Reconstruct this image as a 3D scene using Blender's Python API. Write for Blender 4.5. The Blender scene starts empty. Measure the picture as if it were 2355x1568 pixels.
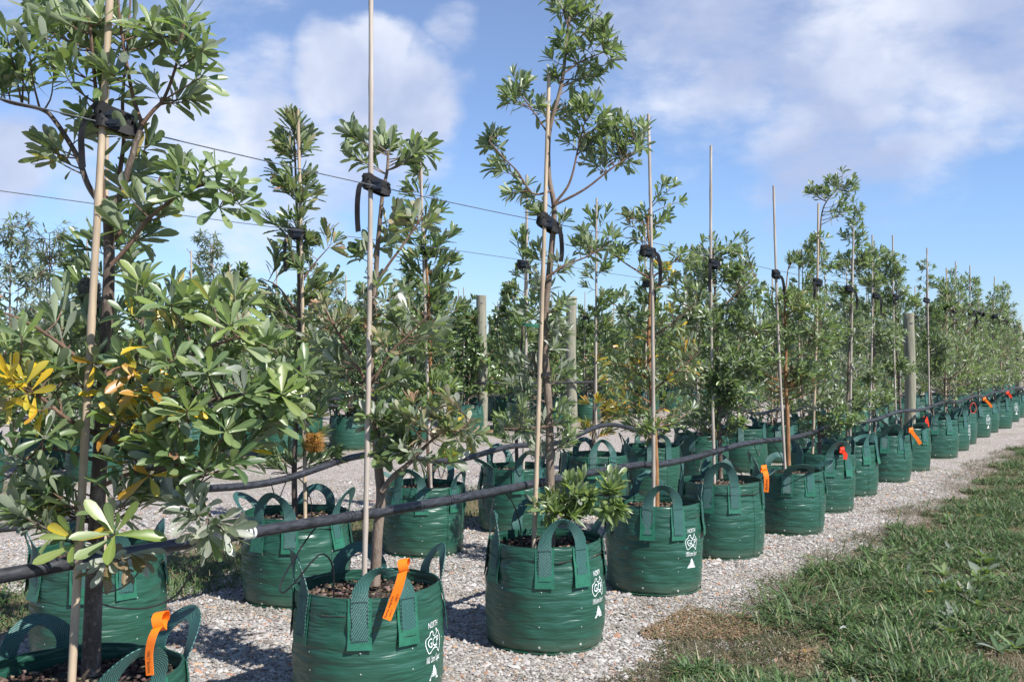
import bpy, math, random
import numpy as np
from mathutils import Vector, Matrix, noise

scene = bpy.context.scene
COL = scene.collection
R = math.radians

# ------------------------------------------------------------------ camera, sky, sun, exposure
CAM_H, FOC, CX, HY = 1.35, 2290.0, 1177.5, 805.0
cam_data = bpy.data.cameras.new("camera")
cam = bpy.data.objects.new("camera", cam_data)
COL.objects.link(cam)
cam.location = (0, 0, CAM_H)
cam.rotation_euler = (R(90), 0, 0)
cam_data.sensor_width = 36.0
cam_data.lens = FOC / 2355.0 * 36.0
cam_data.shift_y = (HY - 784.0) / 2355.0
cam_data.clip_start = 0.05
cam_data.clip_end = 5000
scene.camera = cam

SUN_AZ = Vector((0.76, -0.65, 0)).normalized()
SUN_EL = R(47)
SUN_DIR = Vector((SUN_AZ.x * math.cos(SUN_EL), SUN_AZ.y * math.cos(SUN_EL), math.sin(SUN_EL)))
sun_data = bpy.data.lights.new("sun", 'SUN')
sun_data.energy = 4.3
sun_data.angle = R(0.53)
sun_data.color = (1.0, 0.955, 0.90)
sun = bpy.data.objects.new("sun", sun_data)
COL.objects.link(sun)
sun.location = (30, -30, 40)
sun.rotation_euler = SUN_DIR.to_track_quat('Z', 'Y').to_euler()

scene.view_settings.view_transform = 'Standard'
scene.view_settings.look = 'None'
scene.view_settings.gamma = 1.0
scene.view_settings.use_curve_mapping = False
scene.view_settings.exposure = 0.92


def px_dir(px, py):
    return Vector(((px - CX) / FOC, 1.0, (HY - py) / FOC)).normalized()


def make_world():
    w = bpy.data.worlds.new("World")
    scene.world = w
    w.use_nodes = True
    nt = w.node_tree
    nt.nodes.clear()
    N, L = nt.nodes.new, nt.links.new
    out = N('ShaderNodeOutputWorld')
    sky = N('ShaderNodeTexSky')
    sky.sky_type = 'NISHITA'
    sky.sun_disc = False
    sky.sun_elevation = SUN_EL
    sky.sun_rotation = math.atan2(SUN_DIR.x, SUN_DIR.y)
    sky.air_density = 1.0
    sky.dust_density = 0.0
    sky.ozone_density = 1.6
    sky.altitude = 1500
    bg = N('ShaderNodeBackground')
    bg.inputs[1].default_value = 0.096
    tint = N('ShaderNodeMix'); tint.data_type = 'RGBA'; tint.blend_type = 'MULTIPLY'
    tint.inputs[0].default_value = 1.0
    tc0 = N('ShaderNodeTexCoord'); sp0 = N('ShaderNodeSeparateXYZ'); L(tc0.outputs['Generated'], sp0.inputs[0])
    gr = N('ShaderNodeValToRGB'); L(sp0.outputs['Z'], gr.inputs[0])
    ge = gr.color_ramp.elements
    ge.new(0.5)
    for el_, (p_, c_) in zip(ge, ((0.0, (.44, .545, .73, 1)), (0.14, (.70, .78, .93, 1)), (0.38, (1.0, .94, .98, 1)))):
        el_.position = p_; el_.color = c_
    L(gr.outputs[0], tint.inputs[7])
    L(sky.outputs[0], tint.inputs[6]); L(tint.outputs[2], bg.inputs[0])
    tc = N('ShaderNodeTexCoord')
    nrm = N('ShaderNodeVectorMath'); nrm.operation = 'NORMALIZE'
    L(tc.outputs['Generated'], nrm.inputs[0])

    def noise_tex(scale, detail, rough, vec, dim='3D'):
        n = N('ShaderNodeTexNoise')
        n.inputs['Scale'].default_value = scale
        n.inputs['Detail'].default_value = detail
        n.inputs['Roughness'].default_value = rough
        L(vec, n.inputs['Vector'])
        return n

    def math_(op, a, b=None, clamp=False):
        m = N('ShaderNodeMath'); m.operation = op; m.use_clamp = clamp
        for i, v in enumerate((a, b)):
            if v is None: continue
            if isinstance(v, (int, float)): m.inputs[i].default_value = v
            else: L(v, m.inputs[i])
        return m.outputs[0]
    # slight distortion of the direction
    nd = noise_tex(7.0, 4, 0.55, nrm.outputs[0])
    sub = N('ShaderNodeVectorMath'); sub.operation = 'SUBTRACT'
    L(nd.outputs['Color'], sub.inputs[0]); sub.inputs[1].default_value = (.5, .5, .5)
    scl = N('ShaderNodeVectorMath'); scl.operation = 'SCALE'
    L(sub.outputs[0], scl.inputs[0]); scl.inputs['Scale'].default_value = 0.085
    add = N('ShaderNodeVectorMath'); add.operation = 'ADD'
    L(nrm.outputs[0], add.inputs[0]); L(scl.outputs[0], add.inputs[1])
    blobs = [(770, 165, 120, 1.0), (865, 130, 100, 1.0), (905, 225, 150, 1.0), (1005, 235, 95, .9), (735, 215, 95, .8),
             (950, 175, 100, 1.0), (860, 320, 190, .65), (1025, 75, 75, .5), (570, 270, 170, .68), (470, 340, 260, .62), (300, 380, 240, .5),
             (660, 420, 280, .5), (10, 350, 130, .85), (1650, 70, 360, .60), (1990, 60, 400, .66), (2270, 90, 260, .72),
             (1950, 190, 230, .78), (1880, 345, 200, .66), (2060, 290, 220, .62), (2190, 240, 150, .65), (1700, 215, 110, .6),
             (1420, 190, 120, .5), (2330, 260, 110, .5), (1560, 30, 220, .5), (-350, 250, 350, .7), (2900, 200, 400, .7),
             (300, -300, 450, .5), (2300, -350, 600, .8)]
    total = None
    for (px, py, r, wt) in blobs:
        d = N('ShaderNodeVectorMath'); d.operation = 'DISTANCE'
        L(add.outputs[0], d.inputs[0]); d.inputs[1].default_value = px_dir(px, py)
        mr = N('ShaderNodeMapRange'); mr.interpolation_type = 'SMOOTHSTEP'
        L(d.outputs['Value'], mr.inputs['Value'])
        mr.inputs['From Min'].default_value = 1.25 * r / FOC
        mr.inputs['From Max'].default_value = 0.35 * r / FOC
        mr.inputs['To Min'].default_value = 0.0
        mr.inputs['To Max'].default_value = wt
        total = mr.outputs[0] if total is None else math_('MAXIMUM', total, mr.outputs[0])
    # the same kind of broken cloud carries on round the rest of the sky
    st = N('ShaderNodeMapping'); st.inputs['Scale'].default_value = (1, 1, 2.2)
    L(nrm.outputs[0], st.inputs['Vector'])
    ng = noise_tex(2.3, 5, 0.55, st.outputs[0])
    sep = N('ShaderNodeSeparateXYZ'); L(nrm.outputs[0], sep.inputs[0])
    mr = N('ShaderNodeMapRange'); mr.interpolation_type = 'SMOOTHSTEP'
    L(ng.outputs['Fac'], mr.inputs['Value'])
    mr.inputs['From Min'].default_value = 0.52; mr.inputs['From Max'].default_value = 0.72
    mr.inputs['To Max'].default_value = 0.65
    out_front = N('ShaderNodeMapRange'); out_front.interpolation_type = 'SMOOTHSTEP'
    L(sep.outputs['Y'], out_front.inputs['Value'])
    out_front.inputs['From Min'].default_value = 0.80; out_front.inputs['From Max'].default_value = 0.55
    elsewhere = math_('MULTIPLY', mr.outputs[0], out_front.outputs[0])
    total = math_('MAXIMUM', total, elsewhere)
    n1 = noise_tex(13.0, 7, 0.60, st.outputs[0])
    e = math_('MULTIPLY', math_('SUBTRACT', n1.outputs['Fac'], 0.5), 1.15)
    gate = N('ShaderNodeMapRange'); L(total, gate.inputs['Value'])
    gate.inputs['From Min'].default_value = 0.0; gate.inputs['From Max'].default_value = 0.25
    dens0 = math_('ADD', total, math_('MULTIPLY', e, gate.outputs[0]))
    dens = N('ShaderNodeMapRange'); dens.interpolation_type = 'SMOOTHSTEP'
    L(dens0, dens.inputs['Value'])
    dens.inputs['From Min'].default_value = 0.12; dens.inputs['From Max'].default_value = 0.88
    dens.inputs['To Max'].default_value = 0.93
    # light and dark of the cloud body
    n2 = noise_tex(6.0, 4, 0.5, add.outputs[0])
    cr = N('ShaderNodeValToRGB')
    L(n2.outputs['Fac'], cr.inputs[0])
    cr.color_ramp.elements[0].position = 0.40; cr.color_ramp.elements[0].color = (0.43, 0.50, 0.70, 1)
    cr.color_ramp.elements[1].position = 0.60; cr.color_ramp.elements[1].color = (0.74, 0.78, 0.89, 1)
    cb = N('ShaderNodeBackground')
    L(cr.outputs[0], cb.inputs[0]); cb.inputs[1].default_value = 0.63
    mix = N('ShaderNodeMixShader')
    L(dens.outputs[0], mix.inputs[0]); L(bg.outputs[0], mix.inputs[1]); L(cb.outputs[0], mix.inputs[2])
    L(mix.outputs[0], out.inputs[0])


make_world()

# ------------------------------------------------------------------ layout helpers
RU = Vector((0.553, 0.833, 0))          # direction the rows run in
RN = Vector((-0.833, 0.553, 0))         # across the rows, away from the grass
C0 = Vector((0.155, 4.66, 0))


def W(px, py, d):
    """photo reading (2355 px wide) at a depth of d metres -> world point"""
    return Vector(((px - CX) / FOC * d, d, CAM_H + (HY - py) / FOC * d))


def tag(o, label=None, cat=None, group=None, kind=None):
    if label: o['label'] = label
    if cat: o['category'] = cat
    if group: o['group'] = group
    if kind: o['kind'] = kind
    return o


def empty(name, loc, rz=0.0):
    o = bpy.data.objects.new(name, None)
    o.empty_display_size = 0.1
    COL.objects.link(o)
    o.location = loc
    o.rotation_euler = (0, 0, rz)
    return o


def copy_tree(o, parent=None):
    c = o.copy()
    COL.objects.link(c)
    c.parent = parent
    for ch in o.children:
        copy_tree(ch, c)
    return c


class MB:
    """collects geometry for one mesh object; optional per-vertex 'st' (strip coordinates)"""
    def __init__(self):
        self.v, self.f, self.st, self.mi = [], [], [], []

    def add(self, verts, faces, st=None, mi=0):
        b = len(self.v)
        self.v.extend([tuple(p) for p in verts])
        self.st.extend(st if st is not None else [(0, 0, 0)] * len(verts))
        for f in faces:
            self.f.append(tuple(i + b for i in f))
            self.mi.append(mi)

    def tube(self, pts, rad, seg=8, cap=True, mi=0):
        n = len(pts)
        pts = [Vector(p) for p in pts]
        if not isinstance(rad, (list, tuple)): rad = [rad] * n
        t0 = (pts[1] - pts[0]).normalized()
        ref = Vector((0, 0, 1)) if abs(t0.z) < 0.9 else Vector((1, 0, 0))
        side = t0.cross(ref).normalized()
        vs, st, s = [], [], 0.0
        for i in range(n):
            t = (pts[min(i + 1, n - 1)] - pts[max(i - 1, 0)])
            t = t.normalized() if t.length > 1e-9 else t0
            side = (side - t * side.dot(t))
            side = side.normalized() if side.length > 1e-6 else t.orthogonal().normalized()
            up = t.cross(side)
            if i: s += (pts[i] - pts[i - 1]).length
            for k in range(seg):
                a = 2 * math.pi * k / seg
                vs.append(pts[i] + (side * math.cos(a) + up * math.sin(a)) * rad[i])
                st.append((k / seg, s, 0))
        fs = []
        for i in range(n - 1):
            for k in range(seg):
                k2 = (k + 1) % seg
                fs.append((i * seg + k, i * seg + k2, (i + 1) * seg + k2, (i + 1) * seg + k))
        if cap:
            fs.append(tuple(reversed(range(seg))))
            fs.append(tuple((n - 1) * seg + k for k in range(seg)))
        self.add(vs, fs, st, mi)

    def ribbon(self, pts, wv, wid, thick, across=3, crown=0.0, mi=0):
        """flat band along pts; wv = width directions, wid = widths"""
        n = len(pts)
        pts = [Vector(p) for p in pts]
        vs, st, s = [], [], 0.0
        for i in range(n):
            t = (pts[min(i + 1, n - 1)] - pts[max(i - 1, 0)]).normalized()
            w = Vector(wv[i]); w = (w - t * w.dot(t)).normalized()
            nn = t.cross(w)
            if i: s += (pts[i] - pts[i - 1]).length
            ww = wid[i] if isinstance(wid, (list, tuple)) else wid
            for lay in (0.5, -0.5):
                for k in range(across + 1):
                    u = k / across - 0.5
                    bulge = crown * (1 - 4 * u * u)
                    vs.append(pts[i] + w * (u * ww) + nn * (lay * thick + bulge))
                    st.append((u * ww, s, 0))
        a = across + 1
        row = 2 * a
        fs = []
        for i in range(n - 1):
            b0, b1 = i * row, (i + 1) * row
            for k in range(across):
                fs.append((b0 + k, b0 + k + 1, b1 + k + 1, b1 + k))
                fs.append((b0 + a + k + 1, b0 + a + k, b1 + a + k, b1 + a + k + 1))
            fs.append((b0, b1, b1 + a, b0 + a))
            fs.append((b0 + across, b0 + a + across, b1 + a + across, b1 + across))
        for b, rev in ((0, False), ((n - 1) * row, True)):
            for k in range(across):
                q = (b + k, b + a + k, b + a + k + 1, b + k + 1)
                fs.append(tuple(reversed(q)) if rev else q)
        self.add(vs, fs, st, mi)

    def box(self, c, size, rot=None, mi=0):
        c = Vector(c); sx, sy, sz = (s / 2 for s in size)
        vs = [Vector((x, y, z)) for x in (-sx, sx) for y in (-sy, sy) for z in (-sz, sz)]
        if rot is not None: vs = [rot @ v for v in vs]
        self.add([v + c for v in vs], [(0, 1, 3, 2), (4, 6, 7, 5), (0, 4, 5, 1), (2, 3, 7, 6), (0, 2, 6, 4), (1, 5, 7, 3)], mi=mi)

    def mesh(self, name, mat, smooth=True, offset=None):
        me = bpy.data.meshes.new(name)
        v = self.v
        if offset is not None:
            v = [(p[0] - offset[0], p[1] - offset[1], p[2] - offset[2]) for p in v]
        me.from_pydata(v, [], self.f)
        for m in (mat if isinstance(mat, (list, tuple)) else [mat]):
            me.materials.append(m)
        if any(self.mi): me.polygons.foreach_set('material_index', self.mi)
        if smooth: me.polygons.foreach_set('use_smooth', [True] * len(me.polygons))
        at = me.attributes.new('st', 'FLOAT_VECTOR', 'POINT')
        at.data.foreach_set('vector', np.array(self.st, dtype=np.float32).ravel())
        me.update()
        if smooth: me.set_sharp_from_angle(angle=R(50))
        return me

    def build(self, name, mat, parent=None, smooth=True, offset=None):
        return link_mesh(name, self.mesh(name, mat, smooth, offset), parent)


def link_mesh(name, me, parent=None):
    o = bpy.data.objects.new(name, me)
    COL.objects.link(o)
    if parent is not None: o.parent = parent
    return o


def np_mesh(name, verts, faces_flat, nper, mat, cols=None, smooth=False):
    """fast mesh from numpy arrays, all faces with nper corners"""
    me = bpy.data.meshes.new(name)
    nv, nf = len(verts), len(faces_flat) // nper
    me.vertices.add(nv)
    me.vertices.foreach_set('co', np.asarray(verts, dtype=np.float32).ravel())
    me.loops.add(nf * nper)
    me.loops.foreach_set('vertex_index', np.asarray(faces_flat, dtype=np.int32))
    me.polygons.add(nf)
    me.polygons.foreach_set('loop_start', np.arange(0, nf * nper, nper, dtype=np.int32))
    me.polygons.foreach_set('loop_total', np.full(nf, nper, dtype=np.int32))
    if smooth: me.polygons.foreach_set('use_smooth', np.ones(nf, dtype=bool))
    me.materials.append(mat)
    if cols is not None:
        at = me.attributes.new('col', 'FLOAT_COLOR', 'POINT')
        at.data.foreach_set('color', np.asarray(cols, dtype=np.float32).ravel())
    me.update(calc_edges=True)
    me.validate()
    return me


def spline(pts, n):
    """Catmull-Rom through pts (Vectors or tuples), n samples"""
    P = [Vector(p) for p in pts]
    if len(P) == 2:
        return [P[0].lerp(P[1], i / (n - 1)) for i in range(n)]
    P = [P[0] * 2 - P[1]] + P + [P[-1] * 2 - P[-2]]
    segs = len(P) - 3
    out = []
    for i in range(n):
        u = i / (n - 1) * segs
        k = min(int(u), segs - 1); t = u - k
        a, b, c, d = P[k:k + 4]
        out.append(0.5 * ((2 * b) + (c - a) * t + (2 * a - 5 * b + 4 * c - d) * t * t + (3 * b - a - 3 * c + d) * t ** 3))
    return out


# ------------------------------------------------------------------ materials
def nodes(name):
    m = bpy.data.materials.new(name)
    m.use_nodes = True
    nt = m.node_tree
    b = nt.nodes.get('Principled BSDF')
    return m, nt, nt.nodes.new, nt.links.new, b


def ramp(nt, fac, stops):
    r = nt.nodes.new('ShaderNodeValToRGB')
    nt.links.new(fac, r.inputs[0])
    e = r.color_ramp.elements
    while len(e) < len(stops): e.new(0.5)
    for el, (p, c) in zip(e, stops):
        el.position = p
        el.color = (*c, 1) if len(c) == 3 else c
    return r.outputs[0]


def tex_noise(nt, vec, scale, detail=4, rough=0.55, vscale=None):
    if vscale is not None:
        mp = nt.nodes.new('ShaderNodeMapping')
        mp.inputs['Scale'].default_value = vscale
        if vec is not None: nt.links.new(vec, mp.inputs['Vector'])
        vec = mp.outputs[0]
    n = nt.nodes.new('ShaderNodeTexNoise')
    n.inputs['Scale'].default_value = scale
    n.inputs['Detail'].default_value = detail
    n.inputs['Roughness'].default_value = rough
    if vec is not None: nt.links.new(vec, n.inputs['Vector'])
    return n.outputs['Fac']


def bump(nt, height, strength, dist, normal=None):
    b = nt.nodes.new('ShaderNodeBump')
    b.inputs['Strength'].default_value = strength
    b.inputs['Distance'].default_value = dist
    nt.links.new(height, b.inputs['Height'])
    if normal is not None: nt.links.new(normal, b.inputs['Normal'])
    return b.outputs[0]


def objcoord(nt):
    return nt.nodes.new('ShaderNodeTexCoord').outputs['Object']


def attr(nt, name):
    a = nt.nodes.new('ShaderNodeAttribute')
    a.attribute_name = name
    return a


def mixc(nt, fac, a, b, mode='MIX'):
    m = nt.nodes.new('ShaderNodeMix')
    m.data_type = 'RGBA'; m.blend_type = mode
    for sock, v in ((m.inputs[0], fac), (m.inputs[6], a), (m.inputs[7], b)):
        if isinstance(v, (int, float)): sock.default_value = v
        elif isinstance(v, tuple): sock.default_value = (*v, 1) if len(v) == 3 else v
        else: nt.links.new(v, sock)
    return m.outputs[2]


def mmath(nt, op, a, b=None, clamp=False):
    m = nt.nodes.new('ShaderNodeMath'); m.operation = op; m.use_clamp = clamp
    for i, v in enumerate((a, b)):
        if v is None: continue
        if isinstance(v, (int, float)): m.inputs[i].default_value = v
        else: nt.links.new(v, m.inputs[i])
    return m.outputs[0]


def mat_leaf(name, under=(0.40, 0.43, 0.36), under_mix=0.72, rough=0.40, trans=0.22):
    m, nt, N, L, b = nodes(name)
    a = attr(nt, 'col')
    oc = objcoord(nt)
    n = tex_noise(nt, oc, 40, 2)
    top = mixc(nt, mmath(nt, 'MULTIPLY', n, 0.35), a.outputs['Color'], (0.02, 0.05, 0.015))
    nsp = tex_noise(nt, oc, 55, 3, 0.6)
    top = mixc(nt, mmath(nt, 'MULTIPLY', ramp(nt, nsp, [(0.66, (0, 0, 0)), (0.71, (1, 1, 1))]), 0.6), top, (0.22, 0.15, 0.06))
    rib = mmath(nt, 'POWER', a.outputs['Alpha'], 7.0)
    top = mixc(nt, mmath(nt, 'MULTIPLY', rib, 0.45), top, (0.30, 0.36, 0.16))
    und = mixc(nt, under_mix, a.outputs['Color'], under)
    g = N('ShaderNodeNewGeometry')
    col = mixc(nt, g.outputs['Backfacing'], top, und)
    L(col, b.inputs['Base Color'])
    b.inputs['Specular IOR Level'].default_value = 0.7
    rr = mmath(nt, 'ADD', mmath(nt, 'MULTIPLY', g.outputs['Backfacing'], 0.3), rough)
    L(rr, b.inputs['Roughness'])
    tr = N('ShaderNodeBsdfTranslucent')
    L(mixc(nt, 0.5, a.outputs['Color'], (0.34, 0.52, 0.06)), tr.inputs['Color'])
    ms = N('ShaderNodeMixShader')
    ms.inputs[0].default_value = trans
    L(b.outputs[0], ms.inputs[1]); L(tr.outputs[0], ms.inputs[2])
    L(ms.outputs[0], nt.nodes['Material Output'].inputs[0])
    return m


def mat_bark(name, dark, mid, pale, flecks=0.5):
    m, nt, N, L, b = nodes(name)
    oc = objcoord(nt)
    n = tex_noise(nt, oc, 30, 6, 0.65, (1, 1, 0.35))
    c = ramp(nt, n, [(0.30, dark), (0.55, mid), (0.78, pale)])
    n2 = tex_noise(nt, oc, 90, 4, 0.6, (1, 1, 0.5))
    c2 = mixc(nt, mmath(nt, 'MULTIPLY', ramp(nt, n2, [(0.55, (0, 0, 0)), (0.68, (1, 1, 1))]), flecks), c, pale)
    L(c2, b.inputs['Base Color'])
    b.inputs['Roughness'].default_value = 0.85
    L(bump(nt, n2, 0.7, 0.004), b.inputs['Normal'])
    return m


def mat_bag():
    m, nt, N, L, b = nodes('bag_fabric')
    st = attr(nt, 'st').outputs['Vector']
    oi = N('ShaderNodeObjectInfo')
    sep = N('ShaderNodeSeparateXYZ'); L(st, sep.inputs[0])
    n = tex_noise(nt, st, 5, 3)
    c = ramp(nt, n, [(0.3, (0.0145, 0.066, 0.044)), (0.7, (0.0215, 0.090, 0.060))])
    # faint tape weave
    wv = N('ShaderNodeTexWave'); wv.wave_type = 'BANDS'; wv.bands_direction = 'X'
    wv.inputs['Scale'].default_value = 60; wv.inputs['Distortion'].default_value = 1.0
    L(st, wv.inputs['Vector'])
    c = mixc(nt, mmath(nt, 'MULTIPLY', wv.outputs['Fac'], 0.14), c, (0.006, 0.05, 0.026))
    # splashed dust near the base
    nd = tex_noise(nt, st, 14, 5, 0.6)
    lo = N('ShaderNodeMapRange'); L(sep.outputs['Y'], lo.inputs['Value'])
    lo.inputs['From Min'].default_value = 0.075; lo.inputs['From Max'].default_value = 0.0
    dust = mmath(nt, 'MULTIPLY', mmath(nt, 'MULTIPLY', lo.outputs[0], nd), 0.85)
    c = mixc(nt, dust, c, (0.10, 0.085, 0.06))
    # pale scuffs
    ns = tex_noise(nt, st, 60, 3, 0.7, (0.3, 1.6, 1))
    sc = ramp(nt, ns, [(0.66, (0, 0, 0)), (0.74, (1, 1, 1))])
    c = mixc(nt, mmath(nt, 'MULTIPLY', sc, 0.10), c, (0.25, 0.36, 0.30))
    L(c, b.inputs['Base Color'])
    b.inputs['Roughness'].default_value = 0.38
    b.inputs['Specular IOR Level'].default_value = 0.55
    # horizontal creases at two sizes and crinkles
    w1 = tex_noise(nt, st, 1.0, 3, 0.5, (4, 30, 1))
    w2 = tex_noise(nt, st, 1.0, 4, 0.6, (9, 90, 1))
    w3 = tex_noise(nt, st, 60, 2, 0.5)
    wr = tex_noise(nt, st, 1.0, 2, 0.5, (3.2, 17, 1))
    fold_ = ramp(nt, mmath(nt, 'ABSOLUTE', mmath(nt, 'SUBTRACT', wr, 0.5)), [(0.0, (0, 0, 0)), (0.075, (1, 1, 1))])
    nrm = bump(nt, w1, 0.5, 0.016)
    nrm = bump(nt, fold_, 0.36, 0.005, nrm)
    nrm = bump(nt, w2, 0.28, 0.004, nrm)
    nrm = bump(nt, w3, 0.25, 0.0015, nrm)
    nrm = bump(nt, wv.outputs['Fac'], 0.08, 0.0006, nrm)
    L(nrm, b.inputs['Normal'])
    return m


def mat_strap():
    m, nt, N, L, b = nodes('strap_webbing')
    st = attr(nt, 'st').outputs['Vector']
    mp = N('ShaderNodeMapping'); mp.inputs['Rotation'].default_value = (0, 0, R(24))
    L(st, mp.inputs['Vector'])
    wv = N('ShaderNodeTexWave'); wv.wave_type = 'BANDS'; wv.bands_direction = 'X'
    wv.inputs['Scale'].default_value = 58; wv.inputs['Distortion'].default_value = 2.0; wv.inputs['Detail'].default_value = 2
    wv.inputs['Detail Scale'].default_value = 3.0
    L(mp.outputs[0], wv.inputs['Vector'])
    c = ramp(nt, wv.outputs['Fac'], [(0.2, (0.012, 0.052, 0.046)), (0.7, (0.024, 0.098, 0.086)), (0.97, (0.075, 0.20, 0.18))])
    L(c, b.inputs['Base Color'])
    b.inputs['Roughness'].default_value = 0.5
    L(bump(nt, wv.outputs['Fac'], 0.6, 0.002), b.inputs['Normal'])
    return m


def mat_plain(name, col, rough=0.6, var=0.25, scale=20, bumpd=0.0, spec=0.5, vscale=None):
    m, nt, N, L, b = nodes(name)
    oc = objcoord(nt)
    n = tex_noise(nt, oc, scale, 4, 0.6, vscale)
    lo = tuple(c * (1 - var) for c in col); hi = tuple(min(1, c * (1 + var)) for c in col)
    L(ramp(nt, n, [(0.3, lo), (0.7, hi)]), b.inputs['Base Color'])
    b.inputs['Roughness'].default_value = rough
    b.inputs['Specular IOR Level'].default_value = spec
    if bumpd: L(bump(nt, n, 0.6, bumpd), b.inputs['Normal'])
    return m


def mat_bamboo(name, lo, hi):
    m, nt, N, L, b = nodes(name)
    oc = objcoord(nt)
    n = tex_noise(nt, oc, 14, 5, 0.6, (3, 3, 0.25))
    c = ramp(nt, n, [(0.30, lo), (0.72, hi)])
    n3 = tex_noise(nt, oc, 3, 3, 0.6, (1, 1, 1))
    c = mixc(nt, mmath(nt, 'MULTIPLY', ramp(nt, n3, [(0.42, (0, 0, 0)), (0.66, (1, 1, 1))]), 0.6), c, (0.24, 0.19, 0.135))
    L(c, b.inputs['Base Color'])
    b.inputs['Roughness'].default_value = 0.6
    L(bump(nt, n, 0.3, 0.002), b.inputs['Normal'])
    return m


def mat_attrcol(name, rough=0.7, trans=0.0, spec=0.4, noise_amt=0.3, scale=300, stain=0.0):
    m, nt, N, L, b = nodes(name)
    a = attr(nt, 'col')
    g = N('ShaderNodeNewGeometry')
    n = tex_noise(nt, g.outputs['Position'], scale, 3)
    c = mixc(nt, mmath(nt, 'MULTIPLY', n, noise_amt), a.outputs['Color'], (0.05, 0.04, 0.035))
    if stain:
        ns = tex_noise(nt, g.outputs['Position'], 1.7, 6, 0.62)
        c = mixc(nt, mmath(nt, 'MULTIPLY', ramp(nt, ns, [(0.47, (0, 0, 0)), (0.66, (1, 1, 1))]), stain), c, (0.17, 0.145, 0.10))
    L(c, b.inputs['Base Color'])
    b.inputs['Roughness'].default_value = rough
    b.inputs['Specular IOR Level'].default_value = spec
    if trans:
        tr = N('ShaderNodeBsdfTranslucent'); L(a.outputs['Color'], tr.inputs['Color'])
        ms = N('ShaderNodeMixShader'); ms.inputs[0].default_value = trans
        L(b.outputs[0], ms.inputs[1]); L(tr.outputs[0], ms.inputs[2])
        L(ms.outputs[0], nt.nodes['Material Output'].inputs[0])
    return m


def mat_post():
    m, nt, N, L, b = nodes('treated_timber')
    oc = objcoord(nt)
    n = tex_noise(nt, oc, 10, 6, 0.65, (4, 4, 0.35))
    c = ramp(nt, n, [(0.28, (0.13, 0.13, 0.095)), (0.55, (0.26, 0.245, 0.185)), (0.8, (0.36, 0.33, 0.25))])
    n2 = tex_noise(nt, oc, 3.2, 3, 0.5)
    c = mixc(nt, ramp(nt, n2, [(0.45, (0, 0, 0)), (0.75, (0.55, 0.55, 0.55))]), c, (0.17, 0.20, 0.13))
    v = N('ShaderNodeTexVoronoi'); v.inputs['Scale'].default_value = 4.5
    L(oc, v.inputs['Vector'])
    kn = ramp(nt, v.outputs['Distance'], [(0.05, (1, 1, 1)), (0.16, (0, 0, 0))])
    c = mixc(nt, mmath(nt, 'MULTIPLY', kn, 0.55), c, (0.12, 0.07, 0.035))
    L(c, b.inputs['Base Color'])
    b.inputs['Roughness'].default_value = 0.85
    L(bump(nt, n, 0.6, 0.01), b.inputs['Normal'])
    return m


def mat_soil():
    m, nt, N, L, b = nodes('potting_soil')
    oc = objcoord(nt)
    n = tex_noise(nt, oc, 60, 6, 0.7)
    v = N('ShaderNodeTexVoronoi'); v.inputs['Scale'].default_value = 75
    L(oc, v.inputs['Vector'])
    c = ramp(nt, n, [(0.35, (0.020, 0.013, 0.010)), (0.6, (0.06, 0.042, 0.032)), (0.8, (0.17, 0.13, 0.10))])
    L(mixc(nt, 0.35, c, v.outputs['Color'], 'MULTIPLY'), b.inputs['Base Color'])
    b.inputs['Roughness'].default_value = 0.95
    L(bump(nt, v.outputs['Distance'], 0.8, 0.012), b.inputs['Normal'])
    return m


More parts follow.
